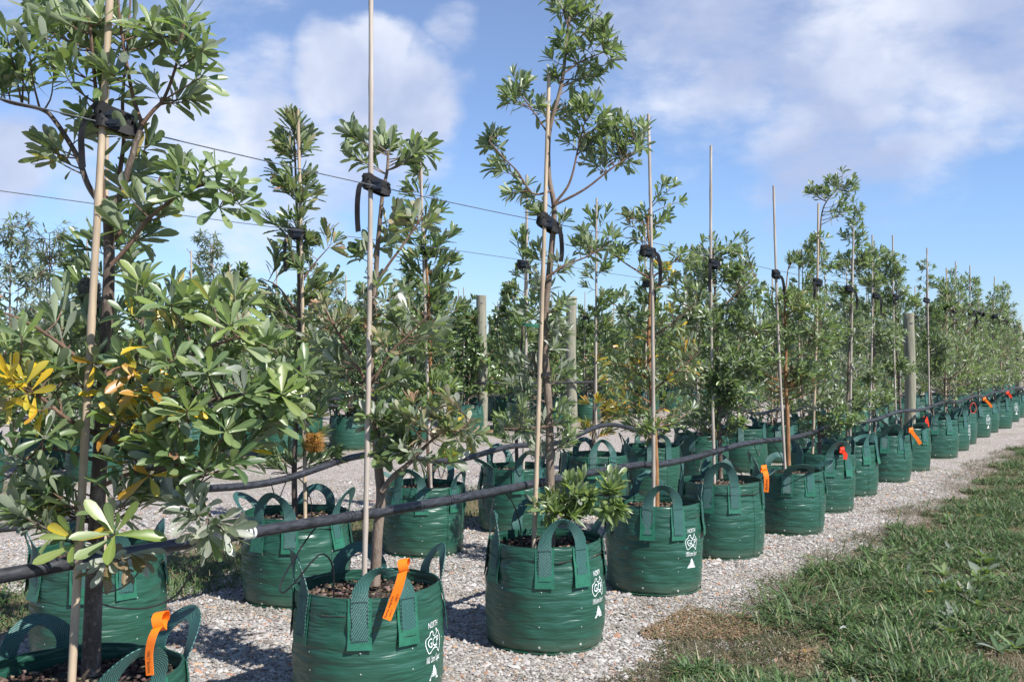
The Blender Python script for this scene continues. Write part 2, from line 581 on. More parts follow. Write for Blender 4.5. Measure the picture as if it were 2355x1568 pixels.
def mat_ground():
    """gravel beds and turf strips that run along the rows, told apart by how far across the rows a point lies"""
    m, nt, N, L, b = nodes('ground_cover')
    g = N('ShaderNodeNewGeometry')
    pos = g.outputs['Position']
    dp = N('ShaderNodeVectorMath'); dp.operation = 'DOT_PRODUCT'
    L(pos, dp.inputs[0]); dp.inputs[1].default_value = RN
    v = mmath(nt, 'SUBTRACT', dp.outputs['Value'], RN.dot(C0))
    nz = tex_noise(nt, pos, 1.6, 5, 0.6)
    nz2 = tex_noise(nt, pos, 7, 4, 0.6)
    vv = mmath(nt, 'ADD', v, mmath(nt, 'MULTIPLY', mmath(nt, 'SUBTRACT', nz, 0.5), 0.7))
    vv = mmath(nt, 'ADD', vv, mmath(nt, 'MULTIPLY', mmath(nt, 'SUBTRACT', nz2, 0.5), 0.35))

    def band(a, bb, soft):
        r1 = N('ShaderNodeMapRange'); L(vv, r1.inputs['Value'])
        r1.inputs['From Min'].default_value = a - soft; r1.inputs['From Max'].default_value = a + soft
        r2 = N('ShaderNodeMapRange'); L(vv, r2.inputs['Value'])
        r2.inputs['From Min'].default_value = bb + soft; r2.inputs['From Max'].default_value = bb - soft
        return mmath(nt, 'MULTIPLY', r1.outputs[0], r2.outputs[0])
    turf = mmath(nt, 'MAXIMUM', band(-500, -0.80, 0.10), band(2.1, 3.15, 0.15))
    turf = mmath(nt, 'MAXIMUM', turf, mmath(nt, 'MULTIPLY', band(6.6, 7.6, 0.4), 0.7))
    turf = mmath(nt, 'MAXIMUM', turf, mmath(nt, 'MULTIPLY', band(9.3, 10.3, 0.4), 0.8))
    # crushed stone: pale pinkish grey chips with dark joints
    vo = N('ShaderNodeTexVoronoi'); vo.inputs['Scale'].default_value = 62
    L(pos, vo.inputs['Vector'])
    sepc = N('ShaderNodeSeparateColor'); L(vo.outputs['Color'], sepc.inputs[0])
    stone = ramp(nt, sepc.outputs[0], [(0.0, (0.24, 0.215, 0.195)), (0.35, (0.35, 0.32, 0.295)), (0.7, (0.43, 0.40, 0.375)), (1.0, (0.56, 0.53, 0.50))])
    warm = ramp(nt, sepc.outputs[1], [(0.90, (0, 0, 0)), (0.93, (1, 1, 1))])
    stone = mixc(nt, mmath(nt, 'MULTIPLY', warm, 0.7), stone, (0.42, 0.25, 0.17))
    joint = ramp(nt, vo.outputs['Distance'], [(0.45, (0, 0, 0)), (0.85, (1, 1, 1))])
    stone = mixc(nt, mmath(nt, 'MULTIPLY', joint, 0.8), stone, (0.13, 0.11, 0.10))
    moss = tex_noise(nt, pos, 1.1, 5, 0.65)
    mossf = ramp(nt, moss, [(0.50, (0, 0, 0)), (0.70, (0.75, 0.75, 0.75))])
    stone = mixc(nt, mossf, stone, (0.16, 0.155, 0.10))
    # turf: thatch, soil, green
    t1 = tex_noise(nt, pos, 9, 6, 0.7)
    t2 = tex_noise(nt, pos, 70, 4, 0.7)
    green = ramp(nt, t2, [(0.3, (0.045, 0.050, 0.022)), (0.55, (0.105, 0.105, 0.050)), (0.8, (0.20, 0.175, 0.095))])
    dry = ramp(nt, t2, [(0.3, (0.09, 0.062, 0.038)), (0.7, (0.25, 0.19, 0.115))])
    turfc = mixc(nt, ramp(nt, t1, [(0.38, (0, 0, 0)), (0.62, (1, 1, 1))]), dry, green)
    # bare brown earth at the border of the two
    edge = band(-0.92, -0.62, 0.12)
    c = mixc(nt, turf, stone, turfc)
    c = mixc(nt, mmath(nt, 'MULTIPLY', edge, 0.45), c, (0.16, 0.115, 0.08))
    L(c, b.inputs['Base Color'])
    b.inputs['Roughness'].default_value = 0.95
    b.inputs['Specular IOR Level'].default_value = 0.2
    hgt = mixc(nt, turf, mmath(nt, 'SUBTRACT', 1.0, vo.outputs['Distance']), t2)
    L(bump(nt, hgt, 0.9, 0.012), b.inputs['Normal'])
    return m


M = {
    'leaf': mat_leaf('banksia_leaf', under=(0.36, 0.41, 0.29), under_mix=0.55, trans=0.32),
    'leaf_serrate': mat_leaf('serrate_leaf', under=(0.24, 0.30, 0.17), under_mix=0.5, rough=0.33, trans=0.3),
    'leaf_gloss': mat_leaf('glossy_leaf', under=(0.14, 0.20, 0.08), under_mix=0.5, rough=0.26, trans=0.18),
    'bag': mat_bag(), 'strap': mat_strap(), 'soil': mat_soil(),
    'patch': mat_plain('patch_fabric', (0.020, 0.125, 0.075), 0.38, 0.2, 30, 0.002),
    'thread': mat_plain('dark_thread', (0.008, 0.02, 0.02), 0.8),
    'print': mat_plain('white_print', (0.72, 0.75, 0.74), 0.6, 0.08, 60),
    'eyelet': mat_plain('eyelet_metal', (0.32, 0.36, 0.31), 0.5, 0.3, 60),
    'pipe': mat_plain('black_poly_pipe', (0.026, 0.028, 0.034), 0.45, 0.75, 26, 0.0, 0.6, (1, 1, 4)),
    'tube': mat_plain('black_drip_tube', (0.012, 0.012, 0.014), 0.4, 0.2),
    'clip': mat_plain('bright_clamp', (0.65, 0.65, 0.66), 0.35, 0.15),
    'wire': mat_plain('galvanised_wire', (0.10, 0.11, 0.13), 0.5, 0.3, 40),
    'tie': mat_plain('black_webbing', (0.008, 0.008, 0.009), 0.7, 0.3, 80, 0.001),
    'buckle': mat_plain('black_buckle', (0.016, 0.018, 0.024), 0.3, 0.2),
    'orange': mat_plain('orange_tag', (0.95, 0.20, 0.008), 0.45, 0.06, 10),
    'red': mat_plain('red_tag', (0.80, 0.045, 0.010), 0.45, 0.06, 10),
    'ink': mat_plain('black_ink', (0.02, 0.015, 0.01), 0.7, 0.1),
    'bamboo': mat_bamboo('pale_bamboo', (0.33, 0.25, 0.17), (0.60, 0.48, 0.34)),
    'greystake': mat_bamboo('weathered_stake', (0.30, 0.26, 0.22), (0.52, 0.46, 0.40)),
    'post': mat_post(), 'ground': mat_ground(),
    'bark_dark': mat_bark('dark_bark', (0.045, 0.033, 0.026), (0.11, 0.082, 0.064), (0.34, 0.29, 0.24), 0.55),
    'bark_grey': mat_bark('grey_bark', (0.10, 0.075, 0.058), (0.19, 0.145, 0.11), (0.32, 0.27, 0.22), 0.3),
    'bark_red': mat_bark('orange_bark', (0.14, 0.065, 0.025), (0.27, 0.135, 0.055), (0.36, 0.22, 0.12), 0.2),
    'twig': mat_bark('twig_bark', (0.075, 0.045, 0.032), (0.15, 0.090, 0.062), (0.25, 0.16, 0.11), 0.2),
    'cone': mat_attrcol('banksia_spike', 0.8, 0.1),
    'pebble': mat_attrcol('pebble_stone', 0.85, 0.0, 0.25, 0.25, 300, 0.5),
    'blade': mat_attrcol('grass_blade', 0.5, 0.28, 0.35, 0.15),
    'litter': mat_attrcol('dry_litter', 0.7, 0.1, 0.3, 0.2),
    'chip': mat_attrcol('bark_chip', 0.9, 0.0, 0.2, 0.3),
}

# ------------------------------------------------------------------ leaves
def leaf_template(stations, fold, curl, teeth=0.0):
    vs, alpha = [], []
    for i, (t, hw) in enumerate(stations):
        if teeth and 0 < i < len(stations) - 1:
            hw *= (1 + teeth) if i % 2 else (1 - teeth)
        z = -curl * t * t
        for sx, al in ((-1, 0.0), (0, 1.0), (1, 0.0)):
            vs.append((sx * hw, t, z + abs(sx) * hw * fold))
            alpha.append(al)
    fs = []
    for i in range(len(stations) - 1):
        for k in range(2):
            a = i * 3 + k
            fs.append((a, a + 1, a + 4, a + 3))
    return np.array(vs, dtype=np.float32), np.array(fs, dtype=np.int32), np.array(alpha, dtype=np.float32)


OBOV = [(0, .012), (.14, .030), (.38, .085), (.62, .140), (.82, .150), (.94, .095), (1.0, .012)]
ELL = [(0, .012), (.15, .060), (.38, .120), (.62, .130), (.84, .075), (1.0, .008)]
SERR = [(0, .012), (.10, .04), (.2, .055), (.3, .072), (.4, .085), (.5, .097), (.6, .108), (.7, .115), (.8, .115), (.9, .095), (1.0, .03)]
BROAD = [(0, .02), (.2, .15), (.45, .23), (.7, .20), (1.0, .02)]
NARR = [(0, .006), (.35, .05), (.7, .04), (1.0, .004)]
TEMPL = [leaf_template(OBOV, 0.30, 0.10), leaf_template(OBOV, 0.55, 0.28), leaf_template(OBOV, 0.15, -0.14),
         leaf_template(ELL, 0.35, 0.12), leaf_template(ELL, 0.2, -0.10),
         leaf_template(SERR, 0.35, 0.12, 0.14), leaf_template(SERR, 0.5, -0.12, 0.14),
         leaf_template(BROAD, 0.25, 0.15), leaf_template(BROAD, 0.4, 0.05),
         leaf_template(NARR, 0.1, 0.10)]
KINDT = {'banksia': (0, 1, 2), 'slim': (3, 4, 0), 'serrate': (5, 6), 'gloss': (7, 8), 'gum': (9,)}
PAL = {
    'mid': [(.082, .138, .044), (.094, .152, .050), (.072, .126, .044)],
    'dark': [(.042, .088, .030), (.048, .098, .034), (.036, .078, .030)],
    'light': [(.145, .215, .066), (.160, .225, .078), (.130, .200, .066)],
    'grey': [(.135, .172, .108), (.158, .190, .128), (.118, .155, .100)],
    'lime': [(.215, .290, .065), (.240, .300, .085), (.190, .275, .060)],
    'yellow': [(.72, .47, .02), (.80, .52, .02), (.55, .43, .04)],
    'orange': [(.55, .24, .025), (.46, .20, .03), (.60, .30, .03)],
    'brown': [(.20, .11, .060), (.27, .17, .11), (.15, .085, .05)],
    'silver': [(.46, .47, .42), (.54, .54, .50), (.40, .42, .36)],
    'beige': [(.40, .33, .20), (.47, .36, .24), (.34, .32, .18)],
    'pink': [(.40, .20, .14), (.46, .27, .20), (.33, .16, .10)],
    'gum': [(.085, .105, .070), (.105, .120, .085), (.070, .090, .062)],
}
PAL_KEYS = list(PAL)
_leafmesh = {}


def leaf_mesh(t, cls, j, mat):
    key = (t, cls, j, mat.name)
    if key not in _leafmesh:
        v, f, al = TEMPL[t]
        c = PAL[cls][j]
        cols = np.concatenate([np.tile(np.array(c, dtype=np.float32), (len(v), 1)), al[:, None]], 1)
        _leafmesh[key] = np_mesh('leaf', v, f.ravel(), 4, mat, cols, True)
    return _leafmesh[key]


class Foliage:
    def __init__(self):
        self.L = []     # (pos, 3x3 columns x,y,z, template, class, j, size)

    def leaf(self, p, d, nrm, length, width, t, cls, rng):
        d = d.normalized()
        z = nrm - d * nrm.dot(d)
        z = z.normalized() if z.length > 1e-4 else d.orthogonal().normalized()
        x = d.cross(z)
        m = Matrix((x * length * width, d * length, z * length)).transposed()
        self.L.append((p.copy(), m, t, cls, rng.randrange(3), length))

    def merged(self, name, mat, items, offset, parent):
        if not items: return None
        V, F, Cc, base = [], [], [], 0
        for t in sorted({i[2] for i in items}):
            sel = [i for i in items if i[2] == t]
            tv, tf, al = TEMPL[t]
            Ms = np.array([i[1] for i in sel], dtype=np.float32)
            Ps = np.array([i[0] - offset for i in sel], dtype=np.float32)
            vv = np.einsum('nij,kj->nki', Ms, tv) + Ps[:, None, :]
            cc = np.array([PAL[i[3]][i[4]] for i in sel], dtype=np.float32)
            cc = np.repeat(cc[:, None, :], len(tv), 1)
            cc = np.concatenate([cc, np.tile(al[None, :, None], (len(sel), 1, 1))], 2)
            ff = tf[None] + (np.arange(len(sel)) * len(tv))[:, None, None] + base
            V.append(vv.reshape(-1, 3)); F.append(ff.ravel()); Cc.append(cc.reshape(-1, 4))
            base += len(sel) * len(tv)
        me = np_mesh(name, np.concatenate(V), np.concatenate(F), 4, mat, np.concatenate(Cc), True)
        return link_mesh(name, me, parent)


for _k, _g in (('mid', 1.42), ('dark', 1.3), ('light', 1.32), ('grey', 1.45), ('gum', 1.3)):
    PAL[_k] = [(c[0] * _g * 1.12, c[1] * _g * 1.01, c[2] * _g * 1.28) for c in PAL[_k]]


def pick(rng, mix):
    s = sum(w for _, w in mix); u = rng.random() * s
    for c, w in mix:
        u -= w
        if u <= 0: return c
    return mix[-1][0]


UP = Vector((0, 0, 1))


def rand_unit(rng):
    while True:
        v = Vector((rng.uniform(-1, 1), rng.uniform(-1, 1), rng.uniform(-1, 1)))
        if 0.05 < v.length < 1: return v.normalized()


def dress(fol, pts, rng, kind, L, mix, spacing, start=0.3, whorl=7, width=1.0, tipmix=None, droop=0.0, spread=(32, 66)):
    """leaves spiralling round a twig and a whorl at its tip"""
    cum = [0.0]
    for a, b in zip(pts, pts[1:]): cum.append(cum[-1] + (b - a).length)
    total = cum[-1]
    if total < 1e-4: return

    def at(s):
        for i in range(len(pts) - 1):
            if s <= cum[i + 1] or i == len(pts) - 2:
                u = (s - cum[i]) / max(1e-6, cum[i + 1] - cum[i])
                return pts[i].lerp(pts[i + 1], u), (pts[i + 1] - pts[i]).normalized()
    ang = rng.uniform(0, 6.28)
    ts = KINDT[kind]

    def one(s, ang, spr, ln, cls):
        p, ax = at(s)
        side = ax.orthogonal().normalized()
        rad = (Matrix.Rotation(ang, 3, ax) @ side)
        a = R(spr * (0.72 if kind == 'serrate' else 1.0))
        d = ax * math.cos(a) + rad * math.sin(a)
        d = (d + rand_unit(rng) * 0.20 + UP * (0.16 - droop)).normalized()
        nrm = ax * 0.8 + rand_unit(rng) * 0.40 + UP * 0.55
        fol.leaf(p, d, nrm, ln, width * rng.uniform(0.70, 1.02), rng.choice(ts), cls, rng)
    s = start * total
    while s < total - spacing * 0.5:
        f = (s - start * total) / max(1e-6, (1 - start) * total)
        one(s, ang, rng.uniform(*spread) + (1 - f) * 12, L * rng.uniform(0.7, 1.1), pick(rng, mix))
        ang += 2.4
        s += spacing * rng.uniform(0.7, 1.3)
    tm = tipmix or mix
    for k in range(whorl):
        ang += 2.4
        one(total, ang, rng.uniform(14, 66), L * rng.uniform(0.72, 1.12), pick(rng, tm if k < whorl * 0.4 else mix))


def twig_path(a, tip, rng, lift=0.35):
    v = tip - a
    side = rand_unit(rng) * v.length * 0.10
    mid = a + v * 0.5 + side - UP * v.length * 0.08 * lift
    return spline([a, mid, tip], 6)


CAMP = Vector((0, 0, CAM_H))


class Tree:
    fill = 1.55

    def __init__(self, name, base, seed, kind='banksia', leafL=0.085, mix=None, bark='bark_grey', mat='leaf', spacing=0.018, width=1.0, droop=0.0, tipmix=None, whorl=9):
        self.name, self.base = name, Vector(base)
        self.rng = random.Random(seed)
        self.kind, self.leafL, self.bark, self.mat = kind, leafL, bark, mat
        self.mix = mix or [('mid', 5), ('dark', 2), ('light', 2.5), ('grey', 1.5)]
        self.tipmix = tipmix or [('light', 4), ('lime', 2), ('mid', 2), ('silver', 1)]
        self.spacing, self.width, self.droop, self.whorl = spacing, width, droop, whorl
        self.fol = Foliage()
        self.limbs = []          # (points, radii, MB)
        self.extra = []          # (name, mesh builder result callbacks)

    def limb(self, pts, r0, r1, n=None, wig=0.0):
        n = n or max(8, len(pts) * 5)
        P = spline(pts, n)
        if wig:
            P = [p + rand_unit(self.rng) * wig for p in P]
        rad = [r0 + (r1 - r0) * i / (n - 1) for i in range(n)]
        mb = MB()
        self.limbs.append((P, rad, mb))
        seg = 12 if r0 > 0.012 else 7
        mb.tube(P, rad, seg)
        return P

    def attach(self, tip):
        best = None
        for li, (P, rad, mb) in enumerate(self.limbs):
            for i, p in enumerate(P):
                v = tip - p
                h = math.hypot(v.x, v.y)
                cost = v.length + max(0.0, 0.45 * h - v.z) * 1.2
                if best is None or cost < best[0]: best = (cost, li, i)
        return best[1], best[2]

    def twig(self, tip, mix=None, tipmix=None, L=None, start=0.35, whorl=None, droop=None, spacing=None):
        rng = self.rng
        li, i = self.attach(tip)
        P, rad, mb = self.limbs[li]
        pts = twig_path(P[i], tip, rng)
        ln = (tip - P[i]).length
        r0 = min(rad[i] * 0.6, 0.0018 + 0.009 * ln)
        mb.tube(pts, [r0 + (0.0016 - r0) * k / (len(pts) - 1) for k in range(len(pts))], 5)
        L = L or self.leafL
        st = max(start, 1 - 0.24 / max(ln, 0.02)) if ln > 0.3 else start
        dress(self.fol, pts, rng, self.kind, L, mix or self.mix, spacing or self.spacing, st, whorl or self.whorl, self.width,
              tipmix or self.tipmix, self.droop if droop is None else droop)

    def rosette(self, p, axis, n, L, mix, width=.92):
        rng = self.rng
        p = Vector(p); axis = Vector(axis).normalized()
        li, i = self.attach(p)
        P, rad, mb = self.limbs[li]
        pts = spline([P[i], (P[i] + p) / 2 - axis * .01, p - axis * .012, p], 8)
        mb.tube(pts, [min(rad[i] * .6, .0035) + (.0016 - min(rad[i] * .6, .0035)) * k / 7 for k in range(8)], 5)
        side = axis.orthogonal().normalized()
        for k in range(n):
            an = k * 2.39996 + rng.uniform(-.25, .25)
            rd = Matrix.Rotation(an, 3, axis) @ side
            a = R(86 - 58 * (k / n) + rng.uniform(-8, 8))
            d = axis * math.cos(a) + rd * math.sin(a)
            self.fol.leaf(p - axis * .02 * (1 - k / n), d, axis + rand_unit(rng) * .25, L * (1.08 - .4 * k / n) * rng.uniform(.85, 1.1), width * rng.uniform(.8, 1.05), rng.choice(KINDT[self.kind]), pick(rng, mix), rng)

    def lobe(self, c, r, n=None, dens=0.6, **kw):
        """c: world centre, r: (rx, ry(depth), rz) metres"""
        rng = self.rng
        r = Vector(r)
        if n is None:
            n = max(2, int(round(dens * math.pi * r.x * r.z / (self.leafL ** 2) * (1.15 if r.y > 0.1 else 1))))
        n = int(math.ceil(n * self.fill))
        for k in range(n):
            u = rand_unit(rng) * (rng.random() ** 0.45)
            self.twig(Vector(c) + Vector((u.x * r.x, u.y * r.y, u.z * r.z)), **kw)

    def plobe(self, px, py, rx, ry, d, dens=0.6, dd=0.0, n=None, **kw):
        c = W(px, py, d + dd)
        k = (d + dd) / FOC
        self.lobe(c, (rx * k, max(0.08, 0.9 * (rx + ry) / 2 * k), ry * k), n, dens, **kw)

    def bare_dress(self, pts, start=0.4, **kw):
        dress(self.fol, pts, self.rng, self.kind, self.leafL, self.mix, self.spacing * 1.3, start, self.whorl, self.width, self.tipmix, self.droop, **kw)

    def finish(self, n_leaf, label, group=None, cat='tree', rz=0.0):
        root = empty(self.name, self.base, rz)
        tag(root, label, cat, group)
        off = self.base
        for k, (P, rad, mb) in enumerate(self.limbs):
            mb.build('trunk' if k == 0 else 'branch', [M[self.bark] if k == 0 else M['twig' if rad[0] < 0.009 else self.bark]], root, True, off)
        items = self.fol.L
        if n_leaf:
            def score(i):
                p = i[0] - CAMP
                s = i[5] / p.length
                px = p.x / max(0.1, p.y) * FOC + CX; py = HY - p.z / max(0.1, p.y) * FOC
                if not (-20 < px < 2375 and -20 < py < 1590): s *= 0.2
                return s * (1.0 + 0.35 * (self.base.y - i[0].y))
            order = sorted(items, key=score, reverse=True)
            for (p, m, t, cls, j, ln) in order[:n_leaf]:
                o = link_mesh('leaf', leaf_mesh(t, cls, j, M[self.mat]), root)
                o.matrix_basis = Matrix.Translation(p - off) @ m.to_4x4()
            items = order[n_leaf:]
        fo = self.fol.merged('foliage', M[self.mat], items, off, root)
        if fo is not None: fo['kind'] = 'stuff'
        return root

# ------------------------------------------------------------------ setting: ground, gravel, turf
def v_of(x, y):
    return RN.x * (x - C0.x) + RN.y * (y - C0.y)


def nz(x, y, s, o=0.0):
    return noise.noise((x * s + o, y * s - o, o * 0.7))


def turf_amount(x, y):
    v = v_of(x, y) + 0.22 * nz(x, y, 1.6, 3.1) + 0.12 * nz(x, y, 6, 8.2)
    if v < -0.80: return 1.0
    if v < -0.66: return 0.25
    if 2.1 < v < 3.15: return 0.6
    if 6.6 < v < 7.6: return 0.25
    if 9.3 < v < 10.3: return 0.3
    return 0.0


gv, gf = [], []
gxs = [-1500, -300, -60] + [-20 + 2 * i for i in range(21)] + [60, 300, 1500]
gys = [-60] + [-4 + 2 * i for i in range(40)] + [120, 300, 900, 2500]
for y in gys:
    for x in gxs: gv.append((x, y, 0.0))
nx = len(gxs)
for j in range(len(gys) - 1):
    for i in range(nx - 1): gf.append((j * nx + i, j * nx + i + 1, (j + 1) * nx + i + 1, (j + 1) * nx + i))
gm = MB(); gm.add(gv, gf)
ground = gm.build('ground', M['ground'])
tag(ground, 'pale gravel ground with green turf strips running between the rows', kind='structure')

rs = np.random.RandomState(11)


def in_view(x, y, m=0.25):
    return (y > 3.0) & (np.abs(x) < y * 0.515 + m)


def make_pebbles():
    n = 400000
    y = 3.1 + (rs.rand(n) ** 1.25) * 8.2
    x = (rs.rand(n) * 2 - 1) * (y * 0.53 + 0.2)
    v = v_of(x, y)
    wob = 0.16 * np.sin(x * 2.1 + y * 1.3) + 0.10 * np.sin(x * 5.7 - y * 4.1 + 1.0) + 0.08 * np.sin(x * 11 + y * 9)
    vw = v + wob * 0.8
    keep = ((vw > -0.78) & (vw < 2.15)) | ((vw > 3.1) & (vw < 4.6))
    fade = (vw < -0.55) & (rs.rand(n) > 0.45)
    keep &= ~fade
    x, y = x[keep], y[keep]
    n = len(x)
    r = np.clip(np.exp(rs.randn(n) * 0.52) * 0.0047, 0.0023, 0.018)
    octa = np.array([(1, 0, 0), (-1, 0, 0), (0, 1, 0), (0, -1, 0), (0, 0, 1), (0, 0, -1)], dtype=np.float32)
    f = np.array([(0, 2, 4), (2, 1, 4), (1, 3, 4), (3, 0, 4)], dtype=np.int32)
    octa = octa[:5]
    V = np.tile(octa, (n, 1, 1)) + rs.randn(n, 5, 3) * 0.22
    sc = np.stack([r * rs.uniform(.8, 1.5, n), r * rs.uniform(.7, 1.2, n), r * rs.uniform(.5, .95, n)], 1)
    V *= sc[:, None, :]
    a = rs.rand(n) * 6.283
    ca, sa = np.cos(a), np.sin(a)
    X = V[:, :, 0] * ca[:, None] - V[:, :, 1] * sa[:, None] + x[:, None]
    Y = V[:, :, 0] * sa[:, None] + V[:, :, 1] * ca[:, None] + y[:, None]
    Z = V[:, :, 2] + (r * 0.15 + rs.rand(n) * 0.003)[:, None]
    Vt = np.stack([X, Y, Z], 2).reshape(-1, 3)
    F = (f[None] + (np.arange(n) * 5)[:, None, None]).ravel()
    g = np.clip(rs.normal(0.36, 0.095, n), 0.13, 0.66)
    c = np.stack([g * 1.03, g * 0.99, g * 0.94, np.ones(n)], 1)
    k = rs.rand(n)
    c[k < 0.05, :3] = np.array([0.38, 0.22, 0.15]); c[(k > .05) & (k < .13), :3] = np.array([0.17, 0.15, 0.14])
    c[(k > .13) & (k < .17), :3] = np.array([0.45, 0.33, 0.22])
    me = np_mesh('gravel', Vt, F, 3, M['pebble'], np.repeat(c, 5, 0))
    o = link_mesh('gravel', me)
    tag(o, 'loose pale pinkish grey gravel chips under the rows of bags', 'gravel', kind='stuff')


make_pebbles()


def make_blades(name, label, pts, lrange, wrange, lean, pal, seed):
    """pts: list of (x, y, scale)"""
    r_ = np.random.RandomState(seed)
    P = np.array(pts, dtype=np.float32)
    n = len(P)
    az = r_.rand(n) * 6.283
    ln = r_.uniform(lrange[0], lrange[1], n) * P[:, 2]
    wd = r_.uniform(wrange[0], wrange[1], n)
    tilt = np.clip(r_.normal(lean, 0.30, n), 0.05, 1.5)
    bend = r_.uniform(0.2, 1.1, n)
    ts = np.array([0, .35, .7, 1.0])
    dx, dy = np.cos(az), np.sin(az)
    px, py = -np.sin(az), np.cos(az)
    xs = np.zeros((n, 4)); zs = np.zeros((n, 4))
    ang = tilt.copy()
    for k in range(1, 4):
        seg = (ts[k] - ts[k - 1]) * ln
        xs[:, k] = xs[:, k - 1] + np.sin(ang) * seg
        zs[:, k] = np.maximum(zs[:, k - 1] + np.cos(ang) * seg, 0.004 + 0.012 * r_.rand(n))
        ang = ang + bend * 0.45
    tw = r_.uniform(-.5, .5, n)
    V = np.zeros((n, 7, 3)); 
    hw = [0.5, 0.55, 0.36]
    for k in range(3):
        for s, idx in ((-1, 2 * k), (1, 2 * k + 1)):
            off = s * wd * hw[k]
            V[:, idx, 0] = P[:, 0] + dx * xs[:, k] + px * off
            V[:, idx, 1] = P[:, 1] + dy * xs[:, k] + py * off
            V[:, idx, 2] = zs[:, k] + off * tw + 0.003
    V[:, 6, 0] = P[:, 0] + dx * xs[:, 3]; V[:, 6, 1] = P[:, 1] + dy * xs[:, 3]; V[:, 6, 2] = zs[:, 3] + 0.003
    f = np.array([(0, 1, 3), (0, 3, 2), (2, 3, 5), (2, 5, 4), (4, 5, 6)], dtype=np.int32)
    F = (f[None] + (np.arange(n) * 7)[:, None, None]).ravel()
    pal = np.array(pal)
    w = pal[:, 3] / pal[:, 3].sum()
    ci = r_.choice(len(pal), n, p=w)
    c = pal[ci, :3] * r_.uniform(.60, 1.12, (n, 1)) * np.array([[.92, .98, 1.02]])
    c = np.concatenate([c, np.ones((n, 1))], 1)
    me = np_mesh(name, V.reshape(-1, 3), F, 3, M['blade'], np.repeat(c, 7, 0), True)
    o = link_mesh(name, me)
    tag(o, label, 'grass', kind='stuff')
    return o


rg = random.Random(5)
GREENS = [(.088, .160, .046, 5), (.120, .200, .060, 5), (.060, .115, .038, 2.5), (.18, .245, .085, 3), (.16, .215, .115, 2), (.38, .31, .18, 1.8), (.28, .205, .12, 0.8)]
DRY = [(.12, .135, .055, 2), (.27, .215, .125, 3), (.20, .145, .085, 2), (.075, .10, .034, 2)]


def scatter(n, ymin, ymax, test, seed):
    r_ = random.Random(seed)
    out = []
    tries = 0
    while len(out) < n and tries < n * 40:
        tries += 1
        y = ymin + (ymax - ymin) * r_.random() ** 1.35
        x = r_.uniform(-1, 1) * (y * 0.53 + 0.2)
        s = test(x, y, r_)
        if s: out.append((x, y, s))
    return out


def t_lawn(x, y, r_):
    v = v_of(x, y) + 0.26 * nz(x, y, 1.6, 3.1) + 0.14 * nz(x, y, 6, 8.2)
    if v > -0.74: return 0
    clump = nz(x, y, 2.2, 1.7) + 0.6 * nz(x, y, 6.5, 4.4)
    if r_.random() > 0.36 + 1.1 * clump + (0.16 if v < -1.1 else 0.0): return 0
    return 0.55 + 0.55 * max(0.0, clump + 0.25)


def t_strip(x, y, r_):
    v = v_of(x, y) + 0.25 * nz(x, y, 1.2, 6.1)
    if not (2.05 < v < 3.25 or (6.5 < v < 7.7 and r_.random() < .35) or (9.2 < v < 10.4 and r_.random() < .4)): return 0
    if r_.random() > 0.5 + 0.9 * nz(x, y, 2.5, 2.2): return 0
    return 0.75


make_blades('lawn_grass', 'coarse green lawn grass with straw beside the gravel path', scatter(105000, 3.0, 17.0, t_lawn, 1), (.050, .140), (.0035, .0095), 0.98, GREENS, 2)
make_blades('strip_grass', 'short patchy grass strip between the gravel beds behind the bags', scatter(26000, 4.2, 20.0, t_strip, 3), (.04, .11), (.003, .007), 0.75, GREENS, 4)


def t_edge(x, y, r_):
    v = v_of(x, y) + 0.2 * nz(x, y, 1.3, 5.5)
    if not (-1.05 < v < -0.50): return 0
    if r_.random() > 0.35 + 0.8 * nz(x, y, 2.0, 9.0): return 0
    return 1.0


make_blades('dry_grass', 'dry straw coloured grass thatch along the edge of the gravel', scatter(15000, 3.2, 14.0, t_edge, 7), (.03, .10), (.002, .004), 1.15, DRY, 8)
def t_thatch(x, y, r_):
    v = v_of(x, y) + 0.26 * nz(x, y, 1.6, 3.1) + 0.14 * nz(x, y, 6, 8.2)
    return r_.uniform(.6, 1.1) if v < -0.70 else 0


make_blades('lawn_thatch', 'short dry thatch and young shoots covering the soil between the grass', scatter(60000, 3.0, 13.0, t_thatch, 17), (.015, .05), (.0015, .004), 1.2,
            [(.36, .28, .18, 4), (.27, .19, .12, 3), (.45, .37, .25, 1.5), (.11, .14, .055, 4), (.15, .18, .075, 2)], 18)
# long runners sprawling from the lawn over the gravel
def t_run(x, y, r_):
    v = v_of(x, y)
    return 1.0 if -1.15 < v < -0.62 and nz(x, y, 1.1, 7.7) > -0.15 else 0


make_blades('grass_runners', 'long bent grass blades sprawling from the lawn onto gravel', scatter(650, 3.6, 10.0, t_run, 9), (.14, .34), (.004, .008), 1.2, GREENS[:5] + [(.30, .25, .13, 2)], 10)


# creeping reddish clover on the bare patch in front of the second printed bag
def t_clover(x, y, r_):
    c = W(1610, 1450, 2290 * 1.35 / 645)
    v = v_of(x, y)
    d = math.hypot(x - c.x, (y - c.y) * 1.1)
    if d > 0.40 + 0.42 * nz(x, y, 3.2, 1.1) or v > -0.33: return 0
    return 1.0 if r_.random() < 1.1 - d * 1.3 else 0


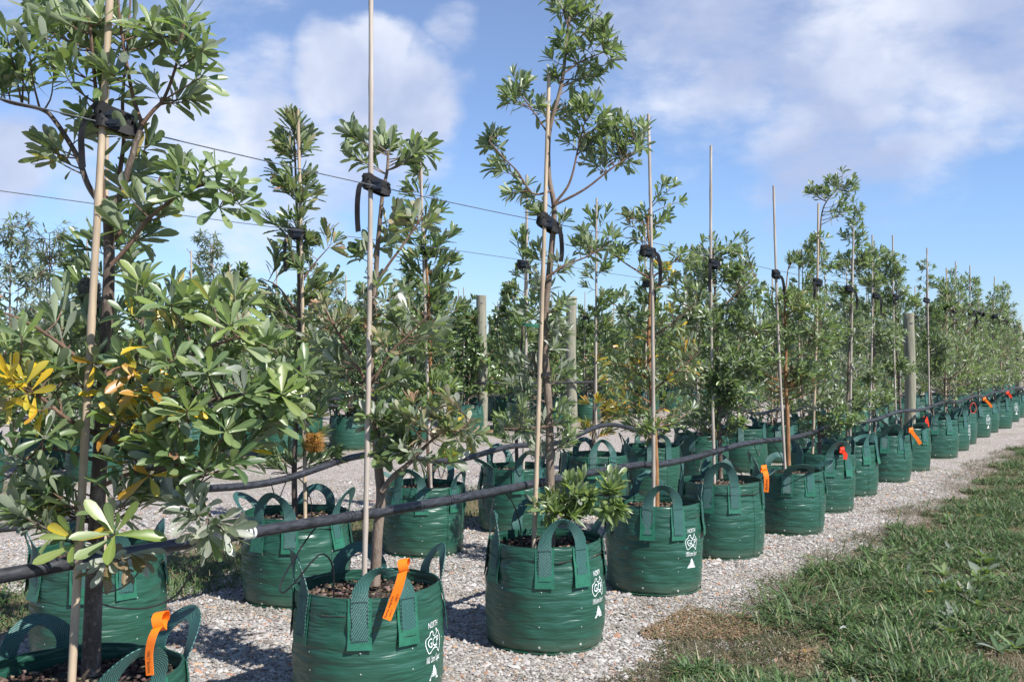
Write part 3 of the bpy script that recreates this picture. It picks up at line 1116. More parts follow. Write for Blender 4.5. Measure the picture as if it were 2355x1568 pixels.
def small_leaves(name, label, pts, size, pal, seed):
    r_ = np.random.RandomState(seed)
    P = np.array(pts); n = len(P)
    q = np.array([(-.5, 0, 0), (0, -.6, 0.1), (.5, 0, 0), (0, .6, 0.1)])
    V = np.tile(q, (n, 1, 1)) * (r_.uniform(size[0], size[1], n))[:, None, None]
    a = r_.rand(n) * 6.283; ti = r_.normal(0, .5, n)
    ca, sa, ct, s_t = np.cos(a)[:, None], np.sin(a)[:, None], np.cos(ti)[:, None], np.sin(ti)[:, None]
    y2 = V[:, :, 1] * ct - V[:, :, 2] * s_t; z2 = V[:, :, 1] * s_t + V[:, :, 2] * ct
    X = V[:, :, 0] * ca - y2 * sa + P[:, 0:1]; Y = V[:, :, 0] * sa + y2 * ca + P[:, 1:2]
    Z = np.abs(z2) + r_.uniform(.003, .022, (n, 1))
    pal = np.array(pal); ci = r_.choice(len(pal), n, p=pal[:, 3] / pal[:, 3].sum())
    c = np.concatenate([pal[ci, :3] * r_.uniform(.75, 1.25, (n, 1)), np.ones((n, 1))], 1)
    F = (np.arange(4)[None] + (np.arange(n) * 4)[:, None]).ravel()
    o = link_mesh(name, np_mesh(name, np.stack([X, Y, Z], 2).reshape(-1, 3), F, 4, M['blade'], np.repeat(c, 4, 0)))
    tag(o, label, 'ground cover', kind='stuff')


small_leaves('clover_ground_cover', 'reddish brown creeping clover mat at the gravel edge', scatter(17000, 3.2, 6.5, t_clover, 21), (.006, .013),
             [(.34, .20, .125, 4), (.24, .20, .09, 2), (.40, .28, .18, 3), (.15, .17, .07, 2), (.45, .36, .25, 1.5)], 22)


def t_weed(x, y, r_):
    v = v_of(x, y)
    return 1.0 if v < -0.85 and nz(x, y, 1.5, 12.0) > 0.12 else 0


def t_moss(x, y, r_):
    v = v_of(x, y)
    return 1.0 if -0.6 < v < 2.0 and nz(x, y, 1.3, 15.0) > 0.18 else 0


small_leaves('creeping_moss', 'thin green moss and tiny weeds growing through the gravel', scatter(9000, 3.4, 9.0, t_moss, 31), (.004, .009),
             [(.07, .085, .03, 3), (.12, .12, .06, 2), (.16, .13, .08, 2)], 32)
# broad leaved weeds in the lawn
fw = Foliage()
for (x, y, s) in scatter(60, 3.3, 8.5, t_weed, 41):
    a0 = rg.random() * 6.28
    for k in range(rg.randrange(5, 9)):
        a = a0 + k * 2.4
        el = rg.uniform(0.15, 0.8)
        d = Vector((math.cos(a) * math.cos(el), math.sin(a) * math.cos(el), math.sin(el)))
        fw.leaf(Vector((x, y, 0.01)), d, UP, rg.uniform(.06, .14), 0.9, rg.choice((3, 4, 7)), rg.choice(('mid', 'mid', 'grey', 'dark', 'light')), rg)
wd = fw.merged('lawn_weeds', M['leaf_serrate'], fw.L, Vector((0, 0, 0)), None)
tag(wd, 'broad leaved weeds growing in tufts among the lawn grass', 'weeds', kind='stuff')

# dry leaves lying about, each a thing
LITTER = [(2.30, -.02), (2.62, -.42), (2.0, .3)]
rl = random.Random(77)
k = 0
for i in range(400):
    y = rl.uniform(3.6, 9.0); x = rl.uniform(-0.5, 0.5) * y
    v = v_of(x, y)
    if not (-2.2 < v < 0.9) or abs(v) < 0.36: continue
    cls = rl.choice(('brown', 'brown', 'orange', 'silver', 'beige'))
    if k >= 30: break
    o = link_mesh('fallen_leaf', leaf_mesh(rl.choice((0, 1, 2)), cls, rl.randrange(3), M['leaf']))
    o.location = (x, y, 0.018 if v > -0.7 else 0.05)
    o.scale = (0.055, 0.06, 0.06)
    o.rotation_euler = (rl.uniform(-.3, .3), rl.uniform(-.6, .6), rl.uniform(0, 6.28))
    tag(o, 'single dry curled leaf fallen on the ground near the front bags', 'fallen leaf', 'fallen leaves on the ground')
    k += 1

# ------------------------------------------------------------------ grow bags
BR, BH = 0.272, 0.476
SOIL = BH - 0.062


def bag_r(th, z, seed, amp=1.0):
    u = z / BH
    r = BR * (0.955 + 0.075 * math.sin(math.pi * min(1.0, (u + 0.12) / 1.12)) + 0.015 * u)
    if u < 0.06: r -= 0.012 * (1 - u / 0.06) ** 2
    c, s = math.cos(th), math.sin(th)
    edge = min(1.0, max(0.0, (1 - u) * 6)) * min(1.0, u * 6)
    r += 0.013 * amp * noise.noise((c * 1.2 + seed * 1.7, s * 1.2, u * 1.5)) * (0.4 + u)
    r += edge * amp * 0.0060 * noise.noise((c * 3.0 + seed * 3, s * 3.0, u * 11 + 1.6 * noise.noise((c * 1.5 + seed, s * 1.5, 4.0))))
    r += edge * amp * 0.0030 * noise.noise((c * 5 + seed * 5, s * 5, u * 34))
    r += 0.004 * amp * u * u * noise.noise((c * 6 + seed, s * 6, 3.3))
    return r


def rim_z(th, seed):
    return BH + 0.008 * noise.noise((math.cos(th) * 1.5 + seed * 2, math.sin(th) * 1.5, 7.7))


def bag_p(th, z, seed, off=0.0, amp=1.0):
    r = bag_r(th, min(z, BH), seed, amp) + off
    return Vector((r * math.sin(th), -r * math.cos(th), z))


def bag_wall_mb(seed, nt_=88, nz_=34, amp=1.0):
    mb = MB()
    vs, st, fs = [], [], []
    nc = nt_ + 1
    ths = [math.pi + 2 * math.pi * i / nt_ for i in range(nc)]
    for j in range(nz_ + 1):
        for th in ths:
            z = j / nz_ * rim_z(th, seed)
            off = 0.0035 if j / nz_ > 0.90 else 0.0
            vs.append(bag_p(th, z, seed, off, amp)); st.append((th * BR, z, 0))
    rows = nz_ + 1
    for (dz, off) in ((0.0, -0.004), (-0.035, -0.007), (SOIL - BH - 0.03, -0.009)):
        for th in ths:
            z = rim_z(th, seed) + dz
            vs.append(bag_p(th, z, seed, off, amp)); st.append((th * BR, z + 0.2, 0))
        rows += 1
    for j in range(rows - 1):
        for i in range(nt_):
            fs.append((j * nc + i, j * nc + i + 1, (j + 1) * nc + i + 1, (j + 1) * nc + i))
    mb.add(vs, fs, st)
    return mb


def handle_geo(mb_strap, mb_patch, th0, seed, rng, amp=1.0, n=18, across=3):
    half = 0.085 / BR
    lift = rng.uniform(0.085, 0.135)
    lean = rng.uniform(-0.035, 0.05)
    if rng.random() < 0.22 and seed > 3: lift *= 0.62; lean = rng.uniform(0.05, 0.085)
    slew = rng.uniform(-0.35, 0.35)
    pts, wv, wid = [], [], []
    zb = BH - 0.150
    fold = rng.uniform(0.48, 0.75)

    def tang(th): return Vector((math.cos(th), math.sin(th), 0))
    legs = 5
    for k in range(legs):
        z = zb + (BH - zb) * k / (legs - 1)
        pts.append(bag_p(th0 - half, z, seed, 0.0065, amp)); wv.append(tang(th0 - half) * -1); wid.append(0.062)
    for k in range(1, n):
        u = k / n
        s = math.sin(math.pi * u)
        hh = lift * s ** 0.9
        th = th0 - half * math.cos(math.pi * u) * (1 - 0.26 * s ** 2) + slew * s * hh
        r = bag_r(th, BH, seed, amp) + 0.0065 + lean * s + 0.01 * s
        pts.append(Vector((r * math.sin(th), -r * math.cos(th), BH + hh)))
        rad = Vector((math.sin(th), -math.cos(th), 0))
        a = math.pi * u
        w = tang(th) * -math.cos(a) + (UP * 0.8 + rad * 0.6) * math.sin(a)
        wv.append(w); wid.append(0.062 * (1 - (1 - fold) * s))
    for k in range(legs):
        z = BH - (BH - zb) * k / (legs - 1)
        pts.append(bag_p(th0 + half, z, seed, 0.0065, amp)); wv.append(tang(th0 + half)); wid.append(0.062)
    mb_strap.ribbon(pts, wv, wid, 0.003, across, 0.0012)
    if mb_patch is not None:
        for sg in (-1, 1):
            pm = MB(); tm = MB()
            th = th0 + sg * half
            flare = rng.uniform(0.002, 0.014)
            pp = [bag_p(th, z, seed, 0.0032 + (flare * (1 - i / 4) ** 2), amp) for i, z in enumerate([BH - 0.176 + i * (0.174 / 4) for i in range(5)])]
            pm.ribbon(pp, [tang(th)] * 5, [0.088, 0.084, 0.084, 0.084, 0.084], 0.0015, 4)
            # box stitching on the strap end
            for (z0, z1, u0, u1) in ((zb + .006, zb + .006, -.027, .027), (BH - .012, BH - .012, -.027, .027), (zb + .006, BH - .012, -.026, -.026), (zb + .006, BH - .012, .026, .026)):
                q = []
                for i in range(7):
                    f = i / 6
                    q.append(bag_p(th + (u0 + (u1 - u0) * f) / BR, z0 + (z1 - z0) * f, seed, 0.0122 if u0 != u1 else 0.0092, amp))
                tm.tube(q, 0.0009, 4, False)
            mb_patch.append((pm, tm))
    return pts


def text_mesh(body, width, height):
    cu = bpy.data.curves.new('t', 'FONT')
    cu.body = body
    cu.resolution_u = 3
    ob = bpy.data.objects.new('t', cu)
    COL.objects.link(ob)
    bpy.context.view_layer.update()
    me = bpy.data.meshes.new_from_object(ob)
    vs = [Vector(v.co) for v in me.vertices]; fs = [tuple(p.vertices) for p in me.polygons]
    bpy.data.objects.remove(ob); bpy.data.curves.remove(cu); bpy.data.meshes.remove(me)
    x0, x1 = min(v.x for v in vs), max(v.x for v in vs); y0, y1 = min(v.y for v in vs), max(v.y for v in vs)
    return [((v.x - (x0 + x1) / 2) / (x1 - x0) * width, (v.y - (y0 + y1) / 2) / (y1 - y0) * height) for v in vs], fs


def print_shapes():
    out = []   # (verts2d, faces, dz)
    for body, w, h, z in (('NORTH', .064, .022, .3445), ('GCP', .072, .034, .281), ('100 Litre Squat', .090, .033, .218)):
        v, f = text_mesh(body, w, h)
        out.append(([(x, y + z) for x, y in v], f))
    # serifs for the three letters
    sv, sf = [], []
    for (x, y, w) in ((.0165, .2645, .012),):
        b = len(sv); sv += [(x - w / 2, y - .001), (x + w / 2, y - .001), (x + w / 2, y + .001), (x - w / 2, y + .001)]; sf.append((b, b + 1, b + 2, b + 3))
    out.append((sv, sf))
    # outlined map shape round the letters
    o = [(-.047, -.018), (-.049, .004), (-.044, .018), (-.030, .026), (-.024, .040), (-.014, .044), (-.008, .041), (-.009, .030), (.002, .022), (.012, .026),
         (.018, .034), (.022, .049), (.027, .040), (.036, .024), (.047, .010), (.048, -.008), (.042, -.026), (.034, -.042), (.029, -.049), (.020, -.034), (.010, -.027),
         (-.004, -.026), (-.016, -.032), (-.026, -.041), (-.035, -.042), (-.041, -.032)]
    o = [Vector((x, y * .87, 0)) for x, y in o]
    n = len(o); sm = []
    for i in range(n):
        a, b, c, d = o[i - 1], o[i], o[(i + 1) % n], o[(i + 2) % n]
        for t in (0, .5):
            sm.append(0.5 * ((2 * b) + (c - a) * t + (2 * a - 5 * b + 4 * c - d) * t * t + (3 * b - a - 3 * c + d) * t ** 3))
    n = len(sm); vs, fs = [], []
    for i in range(n):
        t = (sm[(i + 1) % n] - sm[i - 1]).normalized(); nn = Vector((-t.y, t.x, 0)) * 0.0016
        vs += [((sm[i] + nn).x, (sm[i] + nn).y + .283), ((sm[i] - nn).x, (sm[i] - nn).y + .283)]
    for i in range(n):
        j = (i + 1) % n; fs.append((2 * i, 2 * i + 1, 2 * j + 1, 2 * j))
    out.append((vs, fs))
    # stylised conifer: stacked tiers with notched sides on a bar
    vs, fs = [], []
    z0, hh, ww = .152, .044, .052
    for k in range(6):
        a, b2 = k / 6, (k + .62) / 6
        for (u0, u1, m0, m1) in ((a, b2, 1.0, .92), (b2, (k + 1) / 6, .52, .52)):
            b = len(vs)
            wa, wb = ww / 2 * (1 - u0) * m0 + .002, ww / 2 * (1 - u1) * m1 + .002
            vs += [(-wa, z0 + hh * u0), (wa, z0 + hh * u0), (wb, z0 + hh * u1), (-wb, z0 + hh * u1)]; fs.append((b, b + 1, b + 2, b + 3))
    b = len(vs); vs += [(-.031, z0 - .007), (.031, z0 - .007), (.028, z0 - .001), (-.028, z0 - .001)]; fs.append((b, b + 1, b + 2, b + 3))
    out.append((vs, fs))
    return out


PRINTS = print_shapes()


def bag_print(root, th, seed, amp=1.0):
    names = ('north_print', 'letter_print', 'size_print', 'letter_print', 'map_outline_print', 'conifer_print')
    mb_by = {}
    for nme, (v, f) in zip(names, PRINTS):
        mb = mb_by.setdefault(nme, MB())
        mb.add([bag_p(th + x / BR, z, seed, 0.0022, amp) for x, z in v], f)
    for nme, mb in mb_by.items():
        mb.build(nme, M['print'], root, False)


def soil_mb(seed, nr=7, ns=28):
    mb = MB(); vs, fs = [(0, 0, SOIL + 0.012)], []
    for j in range(1, nr + 1):
        for i in range(ns):
            th = 2 * math.pi * i / ns; r = (BR + 0.004) * j / nr
            z = SOIL + 0.018 * noise.noise((math.cos(th) * j * .6 + seed, math.sin(th) * j * .6, 2.2)) + 0.012 * (1 - j / nr)
            vs.append((r * math.sin(th), -r * math.cos(th), z))
    for i in range(ns): fs.append((0, 1 + i, 1 + (i + 1) % ns))
    for j in range(nr - 1):
        for i in range(ns):
            a, b = 1 + j * ns + i, 1 + j * ns + (i + 1) % ns
            fs.append((a, a + ns, b + ns, b))
    mb.add(vs, fs)
    return mb


def chips_mesh(n, seed):
    r_ = random.Random(seed); V, F, Cc = [], [], []
    for k in range(n):
        th = r_.random() * 6.283; r = BR * 0.95 * math.sqrt(r_.random())
        c = Vector((r * math.sin(th), -r * math.cos(th), SOIL + r_.uniform(.004, .022)))
        s = Vector((r_.uniform(.004, .016), r_.uniform(.003, .007), r_.uniform(.0015, .004)))
        rot = Matrix.Rotation(r_.random() * 6.28, 3, 'Z') @ Matrix.Rotation(r_.uniform(-.5, .5), 3, 'Y')
        b = len(V)
        for x in (-1, 1):
            for y in (-1, 1):
                for z in (-1, 1): V.append(c + rot @ Vector((x * s.x * (1 - .3 * (y > 0)), y * s.y, z * s.z)))
        for f in ((0, 1, 3, 2), (4, 6, 7, 5), (0, 4, 5, 1), (2, 3, 7, 6), (1, 5, 7, 3)): F += [i + b for i in f]
        base = r_.choice(((.035, .024, .018), (.07, .05, .038), (.12, .09, .068), (.025, .018, .014), (.22, .17, .13), (.10, .07, .05)))
        Cc += [(*[x * r_.uniform(.8, 1.2) for x in base], 1)] * 8
    return np_mesh('bark_mulch', np.array([tuple(v) for v in V]), np.array(F), 4, M['chip'], np.array(Cc))


_chips = {}


def make_bag(loc, phi, seed, label, pr=None, seam=None, group=None, detail=True, amp=1.0, hand=None):
    """phi: angle of the handle that faces the camera; pr / seam: angle of the print / stitched side seam (degrees)"""
    rng = random.Random(seed * 13 + 5)
    root = empty('grow_bag', (loc[0], loc[1], 0.0))
    if detail and seed > 1: root.rotation_euler = (R(rng.uniform(-1, 1)), R(rng.uniform(-1, 1)), 0)
    if seed > 3: root.scale = (rng.uniform(.97, 1.04), rng.uniform(.97, 1.04), rng.uniform(.95, 1.03))
    tag(root, label, 'grow bag', group)
    bag_wall_mb(seed, 96 if detail else 40, 36 if detail else 14, amp).build('bag_wall', M['bag'], root)
    so = soil_mb(seed).build('potting_mix', M['soil'], root)
    # turned base seam lying on the ground
    bs = MB(); n = 64
    ring = [bag_p(2 * math.pi * i / n, 0.006 + 0.003 * noise.noise((i * .4, seed, 0)), seed, 0.006 + 0.006 * noise.noise((i * .3, seed, 5)), amp) for i in range(n + 1)]
    bs.ribbon(ring, [(UP * 0.7 + Vector((p.x, p.y, 0)).normalized() * 0.7) for p in ring], 0.016, 0.002, 1)
    bs.build('base_seam', M['patch'], root)
    if detail:
        if seed not in _chips: _chips[seed] = chips_mesh(900 if seed <= 6 else 450, seed)
        ch = link_mesh('bark_mulch', _chips[seed], root); ch['kind'] = 'stuff'
        hs = MB(); n = 110
        for i in range(n):
            a0, a1 = 2 * math.pi * i / n, 2 * math.pi * (i + .6) / n
            hs.tube([bag_p(a0, BH - .045, seed, 0.0062, amp), bag_p(a1, BH - .045, seed, 0.0062, amp)], 0.0008, 4, False)
        hs.build('hem_stitching', M['thread'], root)
        ey = MB()
        for i in range(9):
            th = R(phi + 22 + 40 * i)
            for z in (.035, .13, .215, .29):
                zz = z + rng.uniform(-.012, .012); t2 = th + rng.uniform(-.03, .03)
                p = bag_p(t2, zz, seed, 0.001, amp); q = bag_p(t2, zz, seed, 0.0022, amp)
                ey.tube([p, q], [0.0032 if z > .05 else .0065, 0.002], 7)
        ey.build('drain_eyelets', M['eyelet'], root)['kind'] = 'stuff'
    if seam is not None:
        sm = MB()
        for i in range(40):
            z = .02 + i * .0112
            sm.tube([bag_p(R(seam), z, seed, 0.002, amp), bag_p(R(seam) + .004, z + .007, seed, 0.0022, amp)], 0.0012, 4, False)
        sm.build('side_seam', M['thread'], root)
    for k in range(4):
        hm = MB(); pl = [] if detail else None
        handle_geo(hm, pl, R(phi + 90 * k + rng.uniform(-5, 5)), seed, rng, amp, 18 if detail else 10, 3 if detail else 2)
        ho = hm.build('handle', M['strap'], root)
        for pm, tm in (pl or []):
            po = pm.build('sewn_patch', M['patch'], ho)
            tm.build('box_stitching', M['thread'], ho)
    if pr is not None: bag_print(root, R(pr), seed, amp)
    return root


ROW1 = [(-1.18, 2.72), (-.54, 3.75), (.155, 4.66), (.816, 5.70), (1.396, 6.65), (2.07, 7.50), (2.63, 8.50), (3.16, 9.40), (3.87, 10.40),
        (4.45, 11.30), (5.36, 12.65), (5.93, 13.57), (6.46, 14.50), (7.20, 15.60), (7.77, 16.50), (8.41, 17.35), (9.35, 18.95), (10.05, 20.1)]
ROW2 = [(-1.83, 4.42), (-1.18, 5.45), (-.60, 6.72), (.03, 7.55), (.69, 8.37), (1.30, 9.35), (1.95, 10.25)] + \
       [(1.95 + .63 * k, 10.25 + .95 * k) for k in range(1, 21)]

A = make_bag(ROW1[0], 48, 1, 'green grow bag cut off by the lower left corner, orange loop tag on its handle', group='front row of grow bags')
B = make_bag(ROW1[1], 20, 2, 'big green grow bag with a hanging orange tag at bottom centre', pr=66, group='front row of grow bags')
Cb = make_bag(ROW1[2], 12, 3, 'green grow bag with white print below a low leaf cluster', pr=56, group='front row of grow bags')
Db = make_bag(ROW1[3], -3, 4, 'green printed grow bag beside the reddish clover patch', pr=40, group='front row of grow bags')
Eb = make_bag(ROW1[4], -9, 5, 'green seamed grow bag with straight orange tag at its right rim', seam=38, group='front row of grow bags')
Fb = make_bag(ROW1[5], 0, 6, 'green seamed grow bag holding the orange barked trunk', seam=42, group='front row of grow bags')
Gb = make_bag(ROW1[6], 20, 7, 'green grow bag with a small red knot on its handle, next to the seamed bags', group='front row of grow bags')
Hb = make_bag(ROW1[7], 35, 8, 'green grow bag between the red-knotted bag and the smooth upright bag', seam=25, group='front row of grow bags')
Ib = make_bag(ROW1[8], 5, 9, 'smooth green grow bag whose handle carries a slanting orange tag', group='front row of grow bags')
Jb = make_bag(ROW1[9], 10, 10, 'seamed green grow bag in front of the stout timber post', seam=50, group='front row of grow bags')
Kb = make_bag(ROW1[10], 0, 11, 'wide green grow bag just beyond the stout timber post', pr=72, group='front row of grow bags')
rest_lbl = ['printed green grow bag first past the wide one beyond the post', 'plain green grow bag with a thin red loop, beyond the post',
            'printed green grow bag with red string hanging by its handle', 'narrow looking green grow bag with orange tag, far down the front row',
            'broad green grow bag far down the front row before the last printed bag', 'last printed green grow bag of the front row by the right edge',
            'last green grow bag of the front row, cut by the right edge']
rest_pr = [55, None, 30, None, None, 25, None]
for i in range(11, 18):
    make_bag(ROW1[i], [10, -5, -15, 40, 5, -20, 15][i - 11], i + 1, rest_lbl[i - 11], pr=rest_pr[i - 11], group='front row of grow bags', detail=False)

row2_lbl = ['green grow bag behind the bottom left bag, seen through its leaves', 'green grow bag with arched front handle, standing behind the black pipe at left',
            'green grow bag behind the forked grey trunk, under the cone shaped tree', 'green grow bag partly hidden behind the stake of the low leaf cluster',
            'green grow bag in the second row under the yellowing leaves']
for i in range(5):
    make_bag(ROW2[i], [30, -9, -18, 25, 10][i], 31 + i, row2_lbl[i], group='second row of grow bags', seam=[None, 50, 40, None, None][i])

# plainer bags for the rows behind: one of each kind, then copies
bag_kinds = [make_bag((0, 0), ph, 50 + i, 'green grow bag in the second row, half hidden behind the front bags', group='second row of grow bags', detail=False, seam=sm)
             for i, (ph, sm) in enumerate(((0, None), (20, 40), (40, None), (-20, 10)))]
used = set()


def put_copy(kinds, i, loc, rz, label=None, group=None, scale=None):
    k = kinds[i % len(kinds)]
    if id(k) in used: k = copy_tree(k)
    else: used.add(id(k))
    k.location = (loc[0], loc[1], loc[2] if len(loc) > 2 else 0.0)
    k.rotation_euler = (0, 0, rz)
    if scale: k.scale = (scale,) * 3 if isinstance(scale, (int, float)) else scale
    if label: k['label'] = label
    if group: k['group'] = group
    return k


rj = random.Random(3)
for i in range(5, len(ROW2)):
    put_copy(bag_kinds, i, ROW2[i], rj.uniform(-.5, .5), (['sixth', 'seventh', 'eighth', 'ninth', 'tenth', 'eleventh', 'twelfth', 'thirteenth'][i - 5] + ' green grow bag of the second row counting from the left') if i < 13 else 'green grow bag in the far end of the second row')


def row_points(v, t0, t1, step, seed, jit=0.06):
    r_ = random.Random(seed); out = []; t = t0
    while t < t1:
        p = C0 + RN * (v + r_.uniform(-jit, jit)) + RU * t
        if p.y > 3 and -0.56 * p.y < p.x < 0.56 * p.y: out.append((p.x, p.y))
        t += step * r_.uniform(0.93, 1.07)
    return out


ROWS_B = {3: row_points(6.95, 1.0, 52, 1.3, 33), 4: row_points(8.35, 2.6, 52, 1.35, 34), 5: row_points(13.6, 8.0, 62, 1.6, 35),
          6: row_points(15.0, 9.5, 62, 1.7, 36), 7: row_points(20.5, 16.0, 70, 2.0, 37), 8: row_points(22.0, 17, 70, 2.1, 38)}
for rw in (3, 4):
    for i, p in enumerate(ROWS_B[rw]):
        put_copy(bag_kinds, i, p, rj.uniform(-.8, .8), 'green grow bag in the first row beyond the gravel aisle' if rw == 3 else 'green grow bag in the second row beyond the gravel aisle', 'grow bags beyond the aisle')


def far_bag():
    mb = bag_wall_mb(71, 24, 6)
    rng = random.Random(9)
    for k in range(4):
        sm = MB(); handle_geo(sm, None, R(20 + 90 * k), 71, rng, 1.0, 8, 1)
        mb.add(sm.v, sm.f, sm.st, 1)
    s = soil_mb(71, 3, 14); mb.add(s.v, s.f, s.st, 2)
    return tag(mb.build('grow_bag', [M['bag'], M['strap'], M['soil']]), 'small far green grow bag in the back rows of the nursery', 'grow bag', 'grow bags in the back rows')


fb = [far_bag()]
for rw in (5, 6, 7, 8):
    for i, p in enumerate(ROWS_B[rw]):
        put_copy(fb, i, p, rj.uniform(-3, 3))

# ------------------------------------------------------------------ stakes, posts, wires, pipes
def make_stake(base, top, r, label, mat='bamboo', group='stakes holding the trees'):
    base, top = Vector(base), Vector(top)
    rng = random.Random(int(base.x * 1000) + int(base.y * 77))
    mb = MB(); n = 46
    nodes_ = []
    s = rng.uniform(.1, .3)
    while s < 1: nodes_.append(s); s += rng.uniform(.12, .17)
    b1 = rand_unit(rng) * 0.012
    pts, rad = [], []
    for i in range(n):
        f = i / (n - 1)
        pts.append(base.lerp(top, f) + b1 * math.sin(math.pi * f))
        near = min([abs(f - k) for k in nodes_] + [1])
        rad.append(r * 0.9 * (1.04 - 0.22 * f) * (1 + (0.15 if near < 0.012 else 0)))
    mb.tube(pts, rad, 12)
    o = mb.build('bamboo_stake' if mat == 'bamboo' else 'timber_stake', M[mat], None, True, base)
    o.location = base
    return tag(o, label, 'stake', group)


def make_post(x, y, h, r, label):
    mb = MB(); n = 20
    rng = random.Random(int(x * 100))
    pts = [Vector((0.012 * math.sin(i * .3 + x), 0, -0.15 + (h + .15) * i / (n - 1))) for i in range(n)]
    rad = [r * (1.03 - .05 * i / (n - 1)) * (1 + .012 * rng.uniform(-1, 1)) for i in range(n)]
    pts.append(pts[-1] + Vector((0, 0, .004))); rad.append(r * .9)
    mb.tube(pts, rad, 28)
    root = empty('timber_post', (x, y, 0))
    mb.build('post_shaft', M['post'], root)
    sm = MB()
    sm.box((0.0, -r * 1.0, h - .12), (.03, .008, .012)); sm.box((r * .6, -r * .85, .55), (.02, .02, .02))
    sm.build('wire_staple', M['wire'], root, False)
    return tag(root, label, 'post', 'round timber posts')


make_post(-.48, 15.9, 2.22, .082, 'round greenish timber post standing clear of the trees, left of the pair')
make_post(.95, 15.9, 2.20, .084, 'round grey timber post right of the pair, behind the tall front tree')
make_post(4.87, 12.2, 1.80, .064, 'stout pale timber post rising among the front row bags')
make_post((1072 - CX) / FOC * 25, 25, 2.1, .08, 'far grey post seen low between the dark shrubs, left')
make_post((1133 - CX) / FOC * 24.2, 24.2, 2.1, .085, 'far weathered post close behind the greenish post')
make_post((2343 - CX) / FOC * 21.5, 21.5, 1.9, .075, 'slim pale post at the right edge among the last trees')


def row_line(v, t0, t1, zf, n):
    return [C0 + RN * v + RU * (t0 + (t1 - t0) * i / (n - 1)) + UP * zf(t0 + (t1 - t0) * i / (n - 1)) for i in range(n)]


def make_wire(v, t0, t1, z, r, label):
    mb = MB()
    mb.tube(row_line(v, t0, t1, z, 60), r, 5)
    return tag(mb.build('trellis_wire', M['wire']), label, 'wire', 'trellis wires along the rows')


make_wire(.03, -6, 24, lambda t: 1.955 + .012 * max(0, -t) + .008 * math.sin(t * 1.3), .0021, 'thin trellis wire running above the front row of trees')
make_wire(1.50, -6, 34, lambda t: 2.00 + .008 * math.sin(t * 1.1), .0021, 'thin trellis wire running above the second row of trees')
for v in (6.95, 8.35): make_wire(v, -6, 50, lambda t: 1.98 + .01 * math.sin(t), .0021, 'thin distant wire above the dark shrubs beyond the aisle')
for v in (13.6, 15.0): make_wire(v, -4, 60, lambda t: 2.02 + .01 * math.sin(t), .0024, 'thin distant wire above the rows far behind')


def pipe_thing(pts, r, label, clamps=(), ties=()):
    root = empty('irrigation_pipe', pts[0])
    mb = MB(); mb.tube(pts, r, 14); mb.build('pipe_run', M['pipe'], root, True, pts[0])
    for (i, mat) in clamps:
        cm = MB()
        d = (pts[i + 1] - pts[i]).normalized()
        for s in (-.018, 0, .018):
            cm.tube([pts[i] + d * (s - .005), pts[i] + d * (s + .005)], r * 1.10, 16)
        cm.build('hose_clamp', M[mat], root, True, pts[0])
    for (a, b) in ties:
        tm = MB()
        m_ = (a + b) / 2; d = (b - a); L_ = d.length / 2 + r + .006; d = d.normalized(); w = d.cross(UP).normalized()
        loop = []
        for k in range(17):
            an = 2 * math.pi * k / 16
            loop.append(m_ + d * math.cos(an) * L_ + UP * math.sin(an) * (r + .008))
        tm.ribbon(loop, [w] * 17, .012, .002, 1); tm.build('pipe_tie', M['tie'], root, True, pts[0])
    return tag(root, label, 'irrigation pipe', 'black irrigation pipes')


def z1(t):
    base = .715 - .018 * t if t < 2.4 else .672 - .004 * (t - 2.4)
    return base + (.016 * math.sin(t * 2.6 + .6) if t > 1.2 else .006 * math.sin(t * 2.2))


p1 = row_line(.085, -5, 24, z1, 240)
pipe_thing(p1, .0195, 'thick black pipe strung along the front row in front of the second row bags', clamps=[(27, 'clip'), (31, 'pipe'), (36, 'pipe'), (42, 'pipe'), (49, 'pipe'), (60, 'pipe')])


def z2(t):
    return .69 - .004 * t + .035 * math.sin(t * 2.1 + 1.2) + .03 * math.sin(t * 4.4)


p2 = row_line(1.40, -4, 34, z2, 300)
pipe_thing(p2, .0185, 'wavy black pipe strung along the second row of bags', clamps=[(50, 'pipe'), (70, 'pipe')])
for v, ph, lb in ((6.85, .5, 'distant black pipe sagging along the first row beyond the aisle'), (8.25, 2.0, 'distant black pipe along the second row beyond the aisle')):
    pipe_thing(row_line(v, -3, 50, lambda t: .66 + .05 * math.sin(t * 1.7 + ph) + .02 * math.sin(t * 5 + ph), 260), .0185, lb)
pipe_thing([Vector((-4.2 + 8.4 * i / 60, 15.80 - .02 * math.sin(i * .2), .835 + .01 * math.sin(i * .35))) for i in range(61)], .020,
           'straight black header pipe crossing in front of the two timber posts')
pipe_thing([Vector((-9 + 7.0 * i / 60, 11.6, .80 + .02 * math.sin(i * .3))) for i in range(61)], .018,
           'black header pipe crossing low behind the left bags')


def make_tube(pts, label, r=.0032, group='thin drip tubes feeding the bags'):
    mb = MB(); mb.tube(spline(pts, 40), r, 7)
    return tag(mb.build('drip_tube', M['tube']), label, 'drip tube', group)


